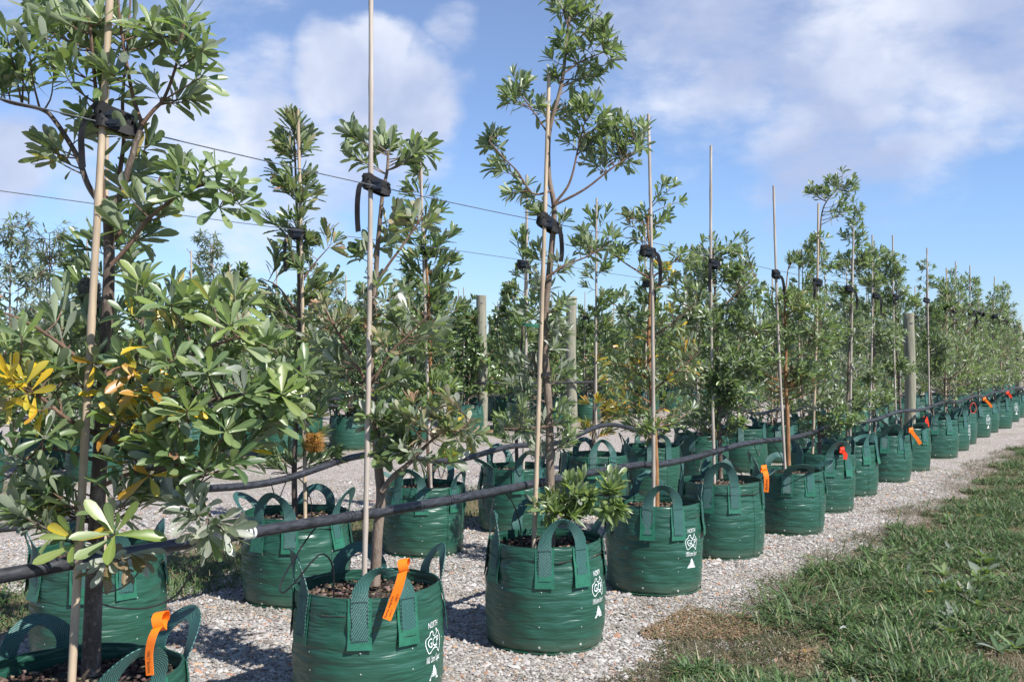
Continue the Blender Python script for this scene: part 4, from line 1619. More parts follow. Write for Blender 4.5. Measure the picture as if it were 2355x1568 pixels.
make_tube([W(748, 1188, 3.63), W(705, 1240, 3.56), W(650, 1330, 3.50), W(647, 1362, 3.47), W(672, 1345, 3.46), W(728, 1280, 3.50), W(752, 1278, 3.58), W(766, 1310, 3.62), W(768, 1385, 3.62)],
          'thin black drip tube looping beside the big orange-tagged bag')
make_tube([W(545, 1210, 3.08), W(500, 1260, 3.2), W(440, 1320, 3.35), W(400, 1372, 3.4), W(330, 1398, 3.35), W(240, 1390, 3.3), W(215, 1352, 3.25), W(235, 1300, 3.3)],
          'thin black drip tube curving in front of the bottom left second row bag')
make_tube([W(300, 1255, 3.9), W(330, 1290, 3.9), W(290, 1345, 3.92), W(230, 1362, 3.95), W(200, 1330, 3.95)],
          'thin black drip tube lying against the leafy bottom left bag')
rt = random.Random(15)
for rowp, zf, off, first, last in ((ROW1, z1, .085, 2, 14), (ROW2, z2, 1.40, 1, 12)):
    for i in range(first, last):
        bx = Vector((*rowp[i], 0))
        t = (bx - C0).dot(RU) - rt.uniform(.15, .3)
        q = C0 + RN * off + RU * t; q.z = zf(t) - .02
        c = bx + Vector((rt.uniform(-.12, .12), rt.uniform(-.1, .05), SOIL + .02))
        sd = rt.uniform(.05, .14)
        make_tube([q, q + Vector((-sd * .4, -sd * .5, -.08)), q + Vector((-sd * .8, -sd * .3, .05)), (q + c) / 2 + Vector((0, 0, .12)), c + Vector((0, 0, .10)), c - UP * .03],
                  'thin black drip tube arching from the pipe into a bag', .003)


# ------------------------------------------------------------------ webbing ties at the wire
def make_tie(S, T, label, tail=(-.05, .22), group='black webbing tree ties', r=.018, hgt=.05, side=-1, ring=False):
    """a band round stake S and trunk T, a buckle and a loose tail"""
    S, T = Vector(S), Vector(T)
    root = empty('tree_tie', S)
    rng = random.Random(int(S.x * 999 + S.y * 313))
    ax = Vector((T.x - S.x, T.y - S.y, 0)); Lh = max(.018, ax.length)
    ax = ax.normalized() if ax.length > 1e-3 else Vector((1, 0, 0))
    pr_ = Vector((-ax.y, ax.x, 0))
    slope = (T.z - S.z)
    loop = []
    for k in range(33):
        a = 2 * math.pi * k / 32
        e = ax * ((Lh if math.cos(a) > 0 else 0)) + ax * (r * math.cos(a)) + pr_ * (r * math.sin(a)) * (.75 if .3 < (k / 32) % .5 < .2 else 1)
        zz = slope * max(0, min(1, (e.dot(ax)) / Lh))
        loop.append(e + UP * zz)
    mb = MB(); mb.ribbon(loop, [(UP + pr_ * .12)] * 33, hgt, .005, 3, .002)
    loop2 = [p * 1.04 + UP * (.006 * math.sin(i * .8) + .006) for i, p in enumerate(loop[4:29])]
    mb.ribbon(loop2, [(UP - pr_ * .15)] * len(loop2), hgt * .85, .004, 2, .003)
    mb.build('strap_band', M['tie'], root)
    bk = MB()
    cpos = ax * (Lh * .55) + Vector((0, -r - .008, slope * .5))
    bk.box(cpos, (.042, .012, hgt * .72)); bk.box(cpos + Vector((.0, -.008, .012)), (.030, .008, .008)); bk.box(cpos + Vector((0, -.008, -.012)), (.030, .008, .008))
    bk.build('buckle', M['buckle'], root, False)
    dx, ln = tail
    if ln > 0:
        st_ = (loop[16] if dx < 0 else loop[0]) + Vector((0, -.012, 0))
        pts = spline([st_, st_ + Vector((dx * .28, -.012, -ln * .10)), st_ + Vector((dx * .42, -.02, -ln * .38)), st_ + Vector((dx * .46, -.012, -ln * .70)), st_ + Vector((dx * .36, -.02, -ln * .95))], 20)
        tm = MB(); tm.ribbon(pts, [Vector((1, -.35, .25 * math.cos(i * .4))) for i in range(20)], .021, .002, 2)
        tm.build('strap_tail', M['tie'], root)
    if ring:
        tm = MB(); c = ax * Lh * .5 + Vector((0, -.03, .02))
        lp = [c + Vector((.055 * math.cos(2 * math.pi * k / 20), .03 * math.sin(4 * math.pi * k / 20) * .3, .065 * math.sin(2 * math.pi * k / 20))) for k in range(21)]
        tm.ribbon(lp, [Vector((0, 1, 0))] * 21, .05, .004, 2); tm.build('strap_loop', M['tie'], root)
    return tag(root, label, 'tree tie', group)


# ------------------------------------------------------------------ plant tags
def make_tag(pts, wdir, width, label, mat='orange', text=None, loop=True):
    pts = [Vector(p) for p in pts]
    root = empty('plant_tag', pts[0])
    P = spline(pts, 14); off = pts[0]
    mb = MB(); mb.ribbon(P, [Vector(wdir)] * 14, width, .0012, 2)
    mb.build('tag_strip', M[mat], root, True, off)
    if loop:
        lm = MB(); c = pts[0] + Vector((0, .012, .006))
        lp = [c + Vector((.004 * math.sin(k), .022 * math.cos(2 * math.pi * k / 12), .024 * math.sin(2 * math.pi * k / 12))) for k in range(13)]
        lm.ribbon(lp, [Vector((1, 0, .2))] * 13, width * 1.05, .0015, 1)
        lm.build('tag_loop', M[mat], root, True, off)
    if text:
        cum = [0]
        for a, b in zip(P, P[1:]): cum.append(cum[-1] + (b - a).length)
        tot = cum[-1]
        im = MB()
        for (body, s0, s1, u0, u1) in text:
            v, f = text_mesh(body, 1.0, 1.0)
            vs = []
            for (x, y) in v:
                s = tot * (s0 + (s1 - s0) * (x + .5)); u = u0 + (u1 - u0) * (y + .5)
                k = max(i for i in range(len(P) - 1) if cum[i] <= s + 1e-6)
                fr = min(1, (s - cum[k]) / max(1e-6, cum[k + 1] - cum[k]))
                p = P[k].lerp(P[k + 1], fr); t = (P[k + 1] - P[k]).normalized()
                w = Vector(wdir); w = (w - t * w.dot(t)).normalized(); nn = t.cross(w)
                if nn.y > 0: nn = -nn
                vs.append(p + w * (u * width) + nn * .0016)
            im.add(vs, f)
        im.build('tag_print', M['ink'], root, False, off)
    return tag(root, label, 'plant tag', 'plant tags tied to bag handles')


make_tag([W(928, 1306, 3.455), W(918, 1345, 3.44), W(900, 1395, 3.44), W(889, 1424, 3.43)], Vector((1, -.15, .28)), .032,
         'long orange plant tag with black print on the big bottom centre bag', text=[('Banksia integrifolia', .97, .55, -.02, -.36), ('100LT', .62, .48, .34, .1), ('00017', .93, .78, .3, .12)])
make_tag([W(366, 1436, 2.515), W(352, 1460, 2.49), W(343, 1500, 2.49), W(345, 1552, 2.48)], Vector((1, -.5, .1)), .026,
         'looped orange plant tag on the lower left corner bag', text=[('100LT Banksia', .55, .95, -.2, .2)])
make_tag([W(1758, 1080, 6.50), W(1762, 1092, 6.47), W(1763, 1110, 6.46), W(1762, 1131, 6.46)], Vector((1, -.3, 0)), .032,
         'short upright orange plant tag hanging beside the seamed bag', text=[('Banksia', .9, .45, .2, -.2)])
make_tag([W(1938, 1036, 8.2), W(1941, 1041, 8.19), W(1945, 1046, 8.18), W(1943, 1056, 8.17)], Vector((1, -.3, .3)), .03, 'small crumpled red tag on a handle of the front row', 'red')
make_tag([W(2096, 990, 10.1), W(2101, 998, 10.07), W(2109, 1008, 10.05), W(2117, 1021, 10.04)], Vector((.75, -.2, .6)), .035, 'slanting orange plant tag beside the stout timber post')
make_tag([W(2129, 962, 11.95), W(2131, 967, 11.93), W(2133, 974, 11.92), W(2134, 985, 11.9)], Vector((1, -.3, .2)), .036, 'red tag on the handle just right of the stout post', 'red')
make_tag([W(2265, 918, 14.9), W(2270, 923, 14.9), W(2275, 928, 14.9), W(2281, 936, 14.9)], Vector((.7, -.2, .6)), .036, 'tiny slanting orange plant tag far down the front row')
make_tag([W(2318, 904, 16.7), W(2321, 907, 16.7), W(2324, 910, 16.7), W(2325, 915, 16.7)], Vector((.7, -.2, .6)), .04, 'tiny red tag near the right end of the front row', 'red')
lp = [W(2238 + 7 * math.cos(a), 938 + 12 * math.sin(a), 14.1) for a in [i * .4 for i in range(17)]]
rm = MB(); rm.tube(lp, .004, 5)
tag(rm.build('string_loop', M['red']), 'thin loop of red string hanging on a far front row bag', 'string')

# ------------------------------------------------------------------ flower spikes
def spike_mesh(r, h, cols, seed, spread=0.010, n=1100):
    r_ = random.Random(seed); V, F, Cc = [], [], []
    for k in range(n):
        z = h * r_.random(); th = k * 2.39996
        rr = r * math.sqrt(max(0.02, 1 - (2 * z / h - 1) ** 4)) * .85
        d = Vector((math.sin(th), -math.cos(th), r_.uniform(-.25, .6))).normalized()
        p = Vector((rr * math.sin(th), -rr * math.cos(th), z)); s = Vector((math.cos(th), math.sin(th), 0)); b = len(V)
        w = .0045 if spread < .02 else .0016
        V += [p + s * w, p - s * w, p + d * spread * r_.uniform(.7, 1.5), p + UP * w - d * .004]
        F += [b, b + 1, b + 2, b + 1, b + 3, b + 2, b + 3, b, b + 2]
        Cc += [(*[c * r_.uniform(.7, 1.2) for c in r_.choice(cols)], 1)] * 4
    b = len(V); m = 12
    for j in range(6):
        for i in range(m):
            th = 2 * math.pi * i / m; rr = r * .84 * math.sqrt(max(0.02, 1 - (2 * j / 5 - 1) ** 4))
            V.append(Vector((rr * math.sin(th), -rr * math.cos(th), h * j / 5))); Cc.append((*cols[0], 1))
    for j in range(5):
        for i in range(m):
            i2 = (i + 1) % m; q = (b + j * m + i, b + j * m + i2, b + (j + 1) * m + i2, b + (j + 1) * m + i)
            F += [q[0], q[1], q[2], q[0], q[2], q[3]]
    return np_mesh('flower_spike', np.array([tuple(v) for v in V]), np.array(F), 3, M['cone'], np.array(Cc))


def add_spike(root, p, r, h, cols, seed, spread=.01, label=None):
    o = link_mesh('flower_spike', spike_mesh(r, h, cols, seed, spread), root)
    o.location = Vector(p) - root.location
    if label: o['label'] = label


# ------------------------------------------------------------------ the trees of the two front rows
def P_(lst, d):
    return [W(*(q if len(q) == 3 else (*q, d))) for q in lst]


YEL = [('mid', 4), ('light', 3), ('lime', 1.5), ('dark', 1), ('yellow', 2.2), ('orange', .8)]
GRN = [('mid', 5), ('dark', 1.6), ('light', 2.4), ('grey', 2)]
GRS = [('mid', 4), ('dark', 1.2), ('light', 2.6), ('grey', 3.2), ('silver', 1.0)]
BRI = [('light', 4), ('mid', 3), ('lime', 2), ('grey', 1)]
GRY = [('grey', 5), ('mid', 3), ('silver', 1.2), ('light', 1)]
SIL = [('silver', 5), ('grey', 3), ('mid', 1)]
BEI = [('beige', 4), ('grey', 2), ('light', 2), ('pink', 1.2), ('lime', 1)]

# --- tree A, nearest, left
d = 2.82
T = Tree('banksia_tree', (*ROW1[0], SOIL - .02), 101, 'banksia', .086, GRN, 'bark_dark', spacing=.019)
T.base.x, T.base.y = W(207, 1590, d).x, d
T.limb([T.base] + P_([(209, 1545), (214, 1400), (222, 1200), (233, 1000), (243, 800), (251, 610), (248, 488)], d), .029, .0135, 48)
lA = T.limb(P_([(248, 490), (205, 430), (178, 360), (128, 280), (95, 252), (20, 235), (-30, 210)], d), .0095, .004)
l2 = T.limb(P_([(247, 490), (236, 440), (232, 350), (224, 250), (215, 150, d - .05), (205, 40, d - .08)], d), .0085, .004)
l3 = T.limb(P_([(250, 488), (276, 450), (300, 370), (327, 286)], d - .02), .0115, .007)
l4 = T.limb(P_([(327, 286), (352, 255), (378, 225), (405, 150), (425, 50)], d - .03), .0065, .003)
l5 = T.limb(P_([(327, 286), (308, 230), (292, 150), (275, 40), (270, -40)], d - .02), .0065, .003)
l5b = T.limb(P_([(275, 400, d + .05), (285, 320, d + .1), (282, 230, d + .12), (292, 120, d + .15), (300, 0, d + .18)], d), .007, .003)
l6 = T.limb(P_([(256, 610), (300, 560), (340, 505), (400, 458), (470, 425), (530, 432)], d - .05), .007, .003)
l7 = T.limb(P_([(252, 560), (300, 510), (350, 450), (372, 400)], d + .06), .006, .003)
T.fill = 2.0
T.plobe(150, 60, 75, 70, d, mix=GRN); T.plobe(70, 130, 55, 70, d, .5, -.1); T.plobe(170, 160, 70, 60, d, .6, -.08)
T.plobe(120, 40, 70, 60, d, .6, .12); T.plobe(210, 90, 50, 80, d, .6, .05); T.plobe(270, 60, 55, 70, d, .6, .1); T.plobe(260, 190, 50, 40, d, .5)
T.plobe(330, 120, 60, 80, d, .55, .04); T.plobe(410, 60, 45, 60, d, .55); T.plobe(430, 130, 40, 45, d, .5, -.05); T.plobe(400, 215, 45, 40, d, .45)
T.plobe(30, 200, 50, 40, d, .5); T.plobe(130, 360, 28, 22, d, .6, mix=[('mid', 3), ('yellow', 2), ('brown', 1.5)]); T.plobe(200, 310, 35, 45, d, .4); T.plobe(300, 330, 40, 40, d, .3, mix=YEL)
T.plobe(450, 430, 75, 40, d, .55, -.04, mix=BRI); T.plobe(360, 470, 60, 50, d, .4, mix=[('mid', 4), ('grey', 2), ('yellow', 1.2), ('light', 1)]); T.plobe(300, 540, 40, 40, d, .25)
T.plobe(310, 410, 45, 40, d, .35, .1)
for (px, py, n_, ax_) in ((545, 425, 11, (.8, -.3, .5)), (500, 395, 11, (.4, -.4, .8)), (460, 395, 10, (.1, -.4, .9)), (440, 440, 10, (.3, -.6, .6)), (400, 425, 9, (0, -.5, .8)), (560, 470, 9, (.9, -.4, 0)), (510, 475, 8, (.6, -.6, .1)),
                          (470, 110, 10, (.7, -.3, .7)), (440, 60, 10, (.4, -.4, .8)), (460, 180, 9, (.8, -.4, .3)), (350, 60, 9, (.1, -.4, .9)), (230, 40, 9, (0, -.5, .8)), (100, 60, 9, (-.5, -.4, .7)), (40, 110, 9, (-.7, -.4, .6))):
    T.rosette(W(px, py, d - .08), ax_, n_, .092, BRI)
# lower crown
T.fill = 2.1
b1 = T.limb(P_([(228, 1040), (268, 985), (300, 880), (322, 780, d - .1), (330, 720, d - .12)], d), .010, .004)
b2 = T.limb(P_([(240, 1030), (330, 985, d - .12), (450, 930, d - .18), (600, 900, d - .15), (700, 880, d - .1)], d), .0095, .003)
b3 = T.limb(P_([(300, 900), (380, 850, d - .15), (480, 800, d - .2), (560, 770, d - .2)], d), .007, .003)
b4 = T.limb(P_([(225, 1000), (150, 960, d - .1), (80, 905, d - .15), (0, 880, d - .15)], d), .008, .003)
b5 = T.limb(P_([(235, 870), (150, 800, d - .05), (70, 745, d - .1), (10, 720, d - .1)], d), .006, .003)
b6 = T.limb(P_([(225, 1120), (330, 1080, d - .15), (430, 1090, d - .2), (480, 1180, d - .2)], d), .007, .003)
b7 = T.limb(P_([(220, 1180), (230, 1190, d - .12), (240, 1215, d - .2), (250, 1235, d - .27)], d), .005, .003)
b8 = T.limb(P_([(225, 1060), (120, 1030, d - .05), (50, 1060, d - .1)], d), .006, .003)
YTOP = [('lime', 3), ('light', 3), ('beige', 1), ('pink', .8), ('yellow', .8)]
for (px, py, rx, ry, dn, dd, mx) in ((330, 690, 90, 45, .5, -.1, BRI), (470, 720, 90, 60, .6, -.16, BRI), (330, 790, 90, 60, .5, -.15, YEL), (550, 800, 75, 60, .5, -.16, BRI),
                                     (440, 850, 100, 70, .5, -.22, GRN), (650, 890, 65, 45, .42, -.12, [('light', 4), ('grey', 3), ('mid', 2)]), (560, 930, 100, 60, .5, -.2, GRN),
                                     (400, 960, 90, 60, .5, -.24, GRN), (300, 910, 70, 60, .3, -.1, YEL), (620, 980, 45, 35, .4, -.1, GRY), (480, 1050, 90, 55, .45, -.2, [('mid', 5), ('dark', 4), ('yellow', .8), ('light', 1.5)]),
                                     (330, 1060, 60, 50, .3, -.15, [('dark', 5), ('mid', 3), ('yellow', 1), ('orange', .8)]), (40, 790, 55, 35, .5, -.12, BRI), (50, 900, 50, 60, .45, -.15, YEL), (110, 1010, 90, 60, .45, -.1, GRN),
                                     (60, 1100, 70, 45, .45, -.08, GRY), (130, 740, 70, 70, .4, .05, GRY), (180, 860, 50, 60, .2, -.05, GRN), (440, 1180, 60, 45, .5, -.2, SIL), (380, 1130, 60, 40, .4, -.15, [('grey', 3), ('mid', 2), ('silver', 2)]),
                                     (500, 1210, 35, 30, .5, -.2, SIL), (110, 1120, 70, 40, .45, -.1, GRN), (60, 1185, 50, 25, .4, -.1, GRY), (130, 1165, 35, 30, .4, .0, YEL), (300, 1140, 55, 35, .45, -.15, GRN), (400, 1020, 60, 40, .4, -.25, BRI),
                                     (210, 760, 40, 50, .3, .08, GRN), (280, 940, 35, 40, .3, -.15, YEL), (100, 850, 50, 50, .35, .02, BRI)):
    T.plobe(px, py, rx, ry, d, dn, dd, mix=mx, tipmix=YTOP if mx in (BRI, YEL) else mx)
T.fill = 1.0
LIM = [('lime', 4), ('light', 3)]
T.rosette(W(262, 1222, d - .30), (.1, -.75, .65), 10, .118, LIM)
T.rosette(W(170, 1238, d - .22), (-.2, -.7, .6), 8, .10, [('lime', 3), ('light', 2), ('yellow', 2)])
for (px, py, dd, n_, mx) in ((395, 700, -.2, 12, BRI), (480, 690, -.15, 11, BRI), (530, 745, -.24, 13, LIM), (615, 790, -.18, 12, BRI), (668, 870, -.14, 10, BRI), (480, 850, -.30, 13, BRI), (560, 900, -.28, 13, GRN),
                             (430, 940, -.33, 13, LIM), (520, 985, -.30, 12, BRI), (620, 960, -.2, 12, GRN), (340, 790, -.22, 10, YEL), (45, 770, -.2, 11, BRI), (100, 1000, -.2, 11, GRN), (375, 1050, -.28, 10, GRN),
                             (470, 1080, -.28, 11, GRN), (400, 830, -.3, 10, BRI), (300, 720, -.16, 10, YEL), (560, 690, -.1, 9, LIM), (650, 900, -.24, 11, LIM)):
    T.rosette(W(px, py, d + dd), (T.rng.uniform(-.25, .45), -.65, .75), n_, .088, mx)
for (px, py, dd) in ((315, 850, -.22), (300, 905, -.2), (345, 1095, -.25), (60, 905, -.2), (85, 945, -.22), (270, 960, -.2), (395, 940, -.3), (215, 840, -.1), (330, 880, -.25), (20, 860, -.2)):
    T.rosette(W(px, py, d + dd), (T.rng.uniform(-.5, .5), -.6, T.rng.uniform(-.4, .6)), 4, .085, [('yellow', 3), ('orange', 1.5)])
T.plobe(290, 1265, 35, 25, d, .5, -.1, n=2, mix=[('brown', 3), ('silver', 3)], tipmix=[('brown', 2), ('silver', 2)], droop=.9, L=.085)
T.plobe(340, 940, 50, 120, d, .1, -.2, n=3, mix=[('yellow', 3), ('orange', 1.5), ('mid', 2)], tipmix=[('yellow', 2), ('orange', 1)], whorl=4)
T.plobe(60, 860, 30, 40, d, .1, -.2, n=2, mix=[('yellow', 3), ('lime', 1)], tipmix=[('yellow', 2)], whorl=5)
tA = T.finish(300, 'nearest tall young tree with yellow leaves in its lower crown, at the left edge', 'trees in the front row')
add_spike(tA, W(205, 722, d + .12), .028, .105, [(.30, .28, .22), (.22, .20, .15)], 3, .012, 'dry grey seed cone')
SA = (W(163, 1595, 2.74), W(262, -170, 2.78))
make_stake(*SA, .0125, 'thick pale bamboo stake leaning in front of the nearest left tree')


def on(S, z):
    f = (z - S[0].z) / (S[1].z - S[0].z)
    return S[0].lerp(S[1], f)


make_tie(on(SA, 2.0), on(SA, 1.985) + Vector((.055, .03, -.005)), 'black webbing tie with buckle on the nearest left stake', tail=(-.06, .16), r=.020, hgt=.062)

# --- tree B, beside the central tall stake
d = 3.83
T = Tree('banksia_tree', W(862, 1345, d), 102, 'banksia', .080, GRY, 'bark_grey', spacing=.02, width=1.1)
T.limb([T.base] + P_([(868, 1230), (876, 1140), (870, 1070), (864, 980), (856, 880), (852, 800), (858, 720), (864, 640), (870, 550), (880, 447), (890, 395), (893, 350)], d), .0215, .0045, 64)
T.limb(P_([(877, 1130), (905, 1095), (935, 1070), (962, 1040), (966, 990), (966, 930)], d - .03), .0125, .004)
T.limb(P_([(870, 645), (896, 605), (922, 570), (950, 530), (972, 500)], d - .02), .006, .003)
T.limb(P_([(854, 900), (815, 830), (780, 770), (745, 705)], d - .06), .007, .003)
T.limb(P_([(856, 880), (900, 810), (940, 770), (990, 720)], d - .03), .006, .003)
T.limb(P_([(962, 1040), (1010, 1000), (1060, 985), (1090, 960)], d - .08), .006, .003)
BB = [('mid', 4), ('light', 2.5), ('grey', 3)]
T.plobe(880, 350, 75, 40, d, .55, mix=BB, L=.085, n=5); T.plobe(960, 355, 35, 25, d, .5, mix=BB, n=3, L=.085); T.plobe(815, 325, 22, 20, d, .5, mix=BB, n=2, L=.085)
T.plobe(940, 520, 55, 45, d, .5, mix=BEI, n=6, tipmix=[('beige', 3), ('pink', 1.2), ('silver', 2)]); T.plobe(880, 560, 40, 30, d, .4, n=2); T.plobe(845, 590, 30, 15, d, .4, n=1, mix=[('dark', 1)])
T.plobe(890, 680, 60, 60, d, .3, mix=SIL, n=4); T.plobe(760, 720, 50, 40, d, .55, -.06, mix=BEI, n=6, L=.06, tipmix=BEI); T.plobe(840, 780, 100, 60, d, .4, -.04, mix=BEI, n=8, L=.065, tipmix=BEI)
T.plobe(960, 760, 60, 60, d, .45, mix=[('grey', 4), ('light', 2), ('beige', 2)], n=6); T.plobe(780, 830, 60, 50, d, .4, mix=GRY, n=5); T.plobe(900, 860, 60, 40, d, .4, mix=GRY, n=5)
T.plobe(1000, 950, 90, 50, d, .6, -.08, mix=BEI, n=9, L=.062, tipmix=[('beige', 3), ('pink', 2), ('silver', 1.5)]); T.plobe(930, 970, 80, 60, d, .5, -.05, mix=GRY, n=8, L=.085)
T.plobe(960, 1050, 90, 45, d, .5, -.05, mix=GRY, n=8, L=.085); T.plobe(870, 950, 40, 50, d, .4, mix=GRY, n=4); T.plobe(1060, 1000, 50, 40, d, .5, -.05, mix=BEI, n=5, L=.065)
T.finish(260, 'greyish young tree with a forked trunk and pale new shoots beside the tallest centre stake', 'trees in the front row')
SB = (W(836, 1400, 3.70), W(853, -60, 3.74))
make_stake(*SB, .0112, 'very tall pale stake running out of the top of the picture', 'greystake')
zt = on(SB, 1.978)
make_tie(zt, zt + Vector((.055, .03, -.022)), 'black tie with a long curled tail on the tallest centre stake', tail=(-.045, .20), r=.018, hgt=.052)

# --- tree C, tall
d = 4.70
T = Tree('banksia_tree', W(1268, 1265, d), 103, 'slim', .072, GRN, 'bark_grey', spacing=.018)
T.limb([T.base] + P_([(1266, 1120), (1263, 960), (1256, 850), (1253, 740), (1264, 620), (1272, 530), (1274, 470), (1262, 400), (1264, 300), (1290, 200), (1302, 110), (1312, 0), (1314, -70)], d), .021, .005, 70)
for pl, r0 in (([(1275, 470), (1310, 420), (1330, 340), (1345, 280)], .007), ([(1275, 472), (1345, 435), (1410, 385), (1475, 345)], .007), ([(1268, 440), (1225, 445), (1190, 395), (1160, 365), (1125, 325)], .0055),
               ([(1262, 310), (1225, 255), (1190, 205)], .0045), ([(1300, 130), (1340, 80), (1385, 30)], .0045), ([(1295, 170), (1340, 140), (1390, 120)], .0045), ([(1306, 60), (1290, 10), (1275, -30)], .004),
               ([(1255, 640), (1300, 610), (1350, 590), (1400, 560)], .006), ([(1270, 1180), (1300, 1150), (1330, 1135), (1400, 1140)], .006), ([(1262, 980), (1220, 985), (1160, 985)], .004)):
    T.limb(P_(pl, d - .04), r0, .0025)
TC = [('mid', 3), ('light', 4.5), ('grey', 1.5), ('lime', .8)]
TT = [('light', 4), ('silver', 1.5), ('lime', 2), ('mid', 2)]
for (px, py, rx, ry, n, dd) in ((1290, 15, 35, 45, 6, 0), (1350, 40, 45, 40, 7, .05), (1385, 85, 38, 40, 7, -.05), (1400, 130, 30, 25, 3, 0), (1320, 110, 40, 35, 6, -.03), (1345, 165, 40, 30, 5, .05), (1275, 160, 22, 30, 3, 0),
                                (1195, 195, 26, 28, 4, 0), (1180, 235, 22, 22, 3, -.03), (1240, 255, 25, 25, 2, 0), (1300, 255, 35, 30, 5, .05), (1350, 265, 50, 40, 9, -.05), (1410, 290, 45, 38, 8, .03), (1465, 310, 34, 34, 6, 0), (1445, 350, 40, 30, 4, -.05),
                                (1340, 330, 40, 40, 5, .06), (1390, 360, 40, 30, 4, 0), (1130, 325, 24, 18, 4, 0), (1160, 385, 26, 20, 3, 0), (1205, 440, 38, 26, 5, 0), (1245, 480, 25, 22, 2, 0), (1290, 520, 18, 20, 1, .05)):
    T.plobe(px, py, rx, ry, d, n=n, dd=dd, mix=TC, tipmix=TT)
for (px, py, rx, ry, n, mx) in ((1370, 560, 50, 35, 6, TC), (1290, 610, 25, 25, 2, GRY), (1240, 660, 30, 40, 3, SIL), (1270, 780, 25, 45, 3, SIL), (1200, 850, 45, 40, 4, SIL), (1190, 960, 55, 45, 5, GRY), (1240, 990, 35, 30, 3, SIL),
                                (1300, 960, 25, 25, 2, GRY), (1225, 720, 25, 30, 2, GRS), (1285, 700, 20, 30, 2, GRS), (1292, 860, 25, 30, 2, GRS), (1215, 915, 25, 30, 2, GRS),
                                (1290, 930, 22, 25, 2, GRS), (1240, 1040, 22, 30, 2, SIL), (1295, 1015, 25, 25, 2, GRS), (1235, 590, 20, 25, 2, GRS), (1290, 780, 22, 30, 2, SIL)):
    T.plobe(px, py, rx, ry, d, n=n, mix=mx, tipmix=mx)
for (px, py, rx, ry, n, dd) in ((1270, 1165, 40, 22, 5, -.12), (1340, 1125, 45, 32, 8, -.08), (1400, 1130, 32, 28, 6, -.06), (1310, 1185, 35, 18, 4, -.1), (1395, 1170, 28, 18, 3, -.06)):
    T.plobe(px, py, rx, ry, d, n=n, dd=dd, mix=BRI, tipmix=[('light', 3), ('lime', 2), ('mid', 1)], L=.085)
tC = T.finish(300, 'tallest slender tree, crown leaving the picture top, low leaf cluster over its bag', 'trees in the front row')
add_spike(tC, W(1228, 872, d + .06), .036, .13, [(.42, .38, .22), (.36, .34, .22), (.50, .46, .30)], 5, .012, 'pale yellowish flower spike')
SC = (W(1227, 1275, 4.60), W(1263, 165, 4.66))
make_stake(*SC, .0118, 'pale bamboo stake beside the tallest slender tree')
zt = on(SC, 1.945)
make_tie(zt + Vector((-.01, 0, .012)), zt + Vector((.045, .04, -.02)), 'wide black tie tilted on the tallest slender tree', tail=(.05, .17), r=.019, hgt=.058)
tm = MB(); q = on(SC, 1.235)
tm.ribbon([q + Vector((.022 + .034 * math.cos(a), .02 + .032 * math.sin(a), .006 * math.cos(a))) for a in [i * math.pi / 8 for i in range(17)]], [UP] * 17, .018, .003, 1)
tag(tm.build('plant_tie', M['tie']), 'thin black band tying trunk and stake at mid height', 'plant tie')
fm = MB(); q = on(SC, 1.46)
fm.ribbon(spline([q, q + Vector((-.04, -.02, .004)), q + Vector((-.09, -.01, .012))], 8), [UP] * 8, .012, .002, 1)
tag(fm.build('tie_strip', M['patch']), 'short green plastic strip tied on the slender tree stake', 'plant tie')


def quick_tree(name, base, seed, kind, L, d, bark, trunk, r0, lobes, mixd, n_leaf, label, group, limbs=(), mat='leaf', dens=.55, tipmix=None, spike=None, spacing=.018, width=1.0):
    T = Tree(name, base, seed, kind, L, mixd, bark, mat, spacing, width, whorl=10, tipmix=tipmix or [('light', 4), ('lime', 1.5), ('mid', 2), ('silver', 1.3)])
    T.fill = 2.15 if d > 6.3 else 1.8
    T.limb([T.base] + P_(trunk, d), r0, .004, 50)
    for pl in limbs: T.limb(P_(pl, d), r0 * .38, .0025)
    for lb in lobes:
        px, py, rx, ry = lb[:4]
        mx = lb[4] if len(lb) > 4 and lb[4] else mixd
        kw = {'tipmix': mx} if mx is not mixd else {}
        T.plobe(px, py, rx, ry, d, dens, lb[5] if len(lb) > 5 else 0.0, mix=mx, **kw)
    return T.finish(n_leaf, label, group)


F1, F2 = 'trees in the front row', 'trees in the second row'
YO = [('mid', 3), ('light', 2), ('yellow', 1.3), ('orange', .6), ('beige', 1.2), ('grey', 1)]
d = 5.76
quick_tree('banksia_tree', W(1510, 1172, d), 104, 'banksia', .068, d, 'bark_red',
           [(1508, 1050), (1501, 930), (1492, 800), (1495, 700), (1497, 600), (1490, 530), (1492, 480)], .017,
           [(1545, 445, 28, 28), (1500, 495, 48, 40), (1455, 500, 22, 28, BEI), (1480, 560, 30, 22), (1555, 590, 45, 35), (1520, 640, 40, 40, YO), (1450, 590, 35, 30, BRI), (1410, 580, 30, 28, BRI), (1580, 680, 40, 40),
            (1545, 750, 45, 40, YO), (1455, 720, 35, 45, GRY), (1450, 810, 50, 45, YO), (1560, 860, 45, 45, YO), (1500, 880, 30, 40, GRY), (1440, 900, 40, 35, YO), (1560, 930, 35, 30, GRY), (1490, 985, 40, 32, BRI, -.1), (1590, 800, 40, 45, YO)],
           GRS, 200, 'tree with a pale reddish trunk and sparse yellowing side branches', F1,
           limbs=[[(1500, 900), (1560, 850), (1610, 810)], [(1495, 760), (1440, 720), (1400, 690)], [(1493, 780), (1550, 740), (1600, 700)], [(1504, 1010), (1485, 1000), (1470, 985)], [(1495, 640), (1540, 610), (1570, 580)], [(1495, 640), (1445, 610), (1410, 585)]])
d = 6.72
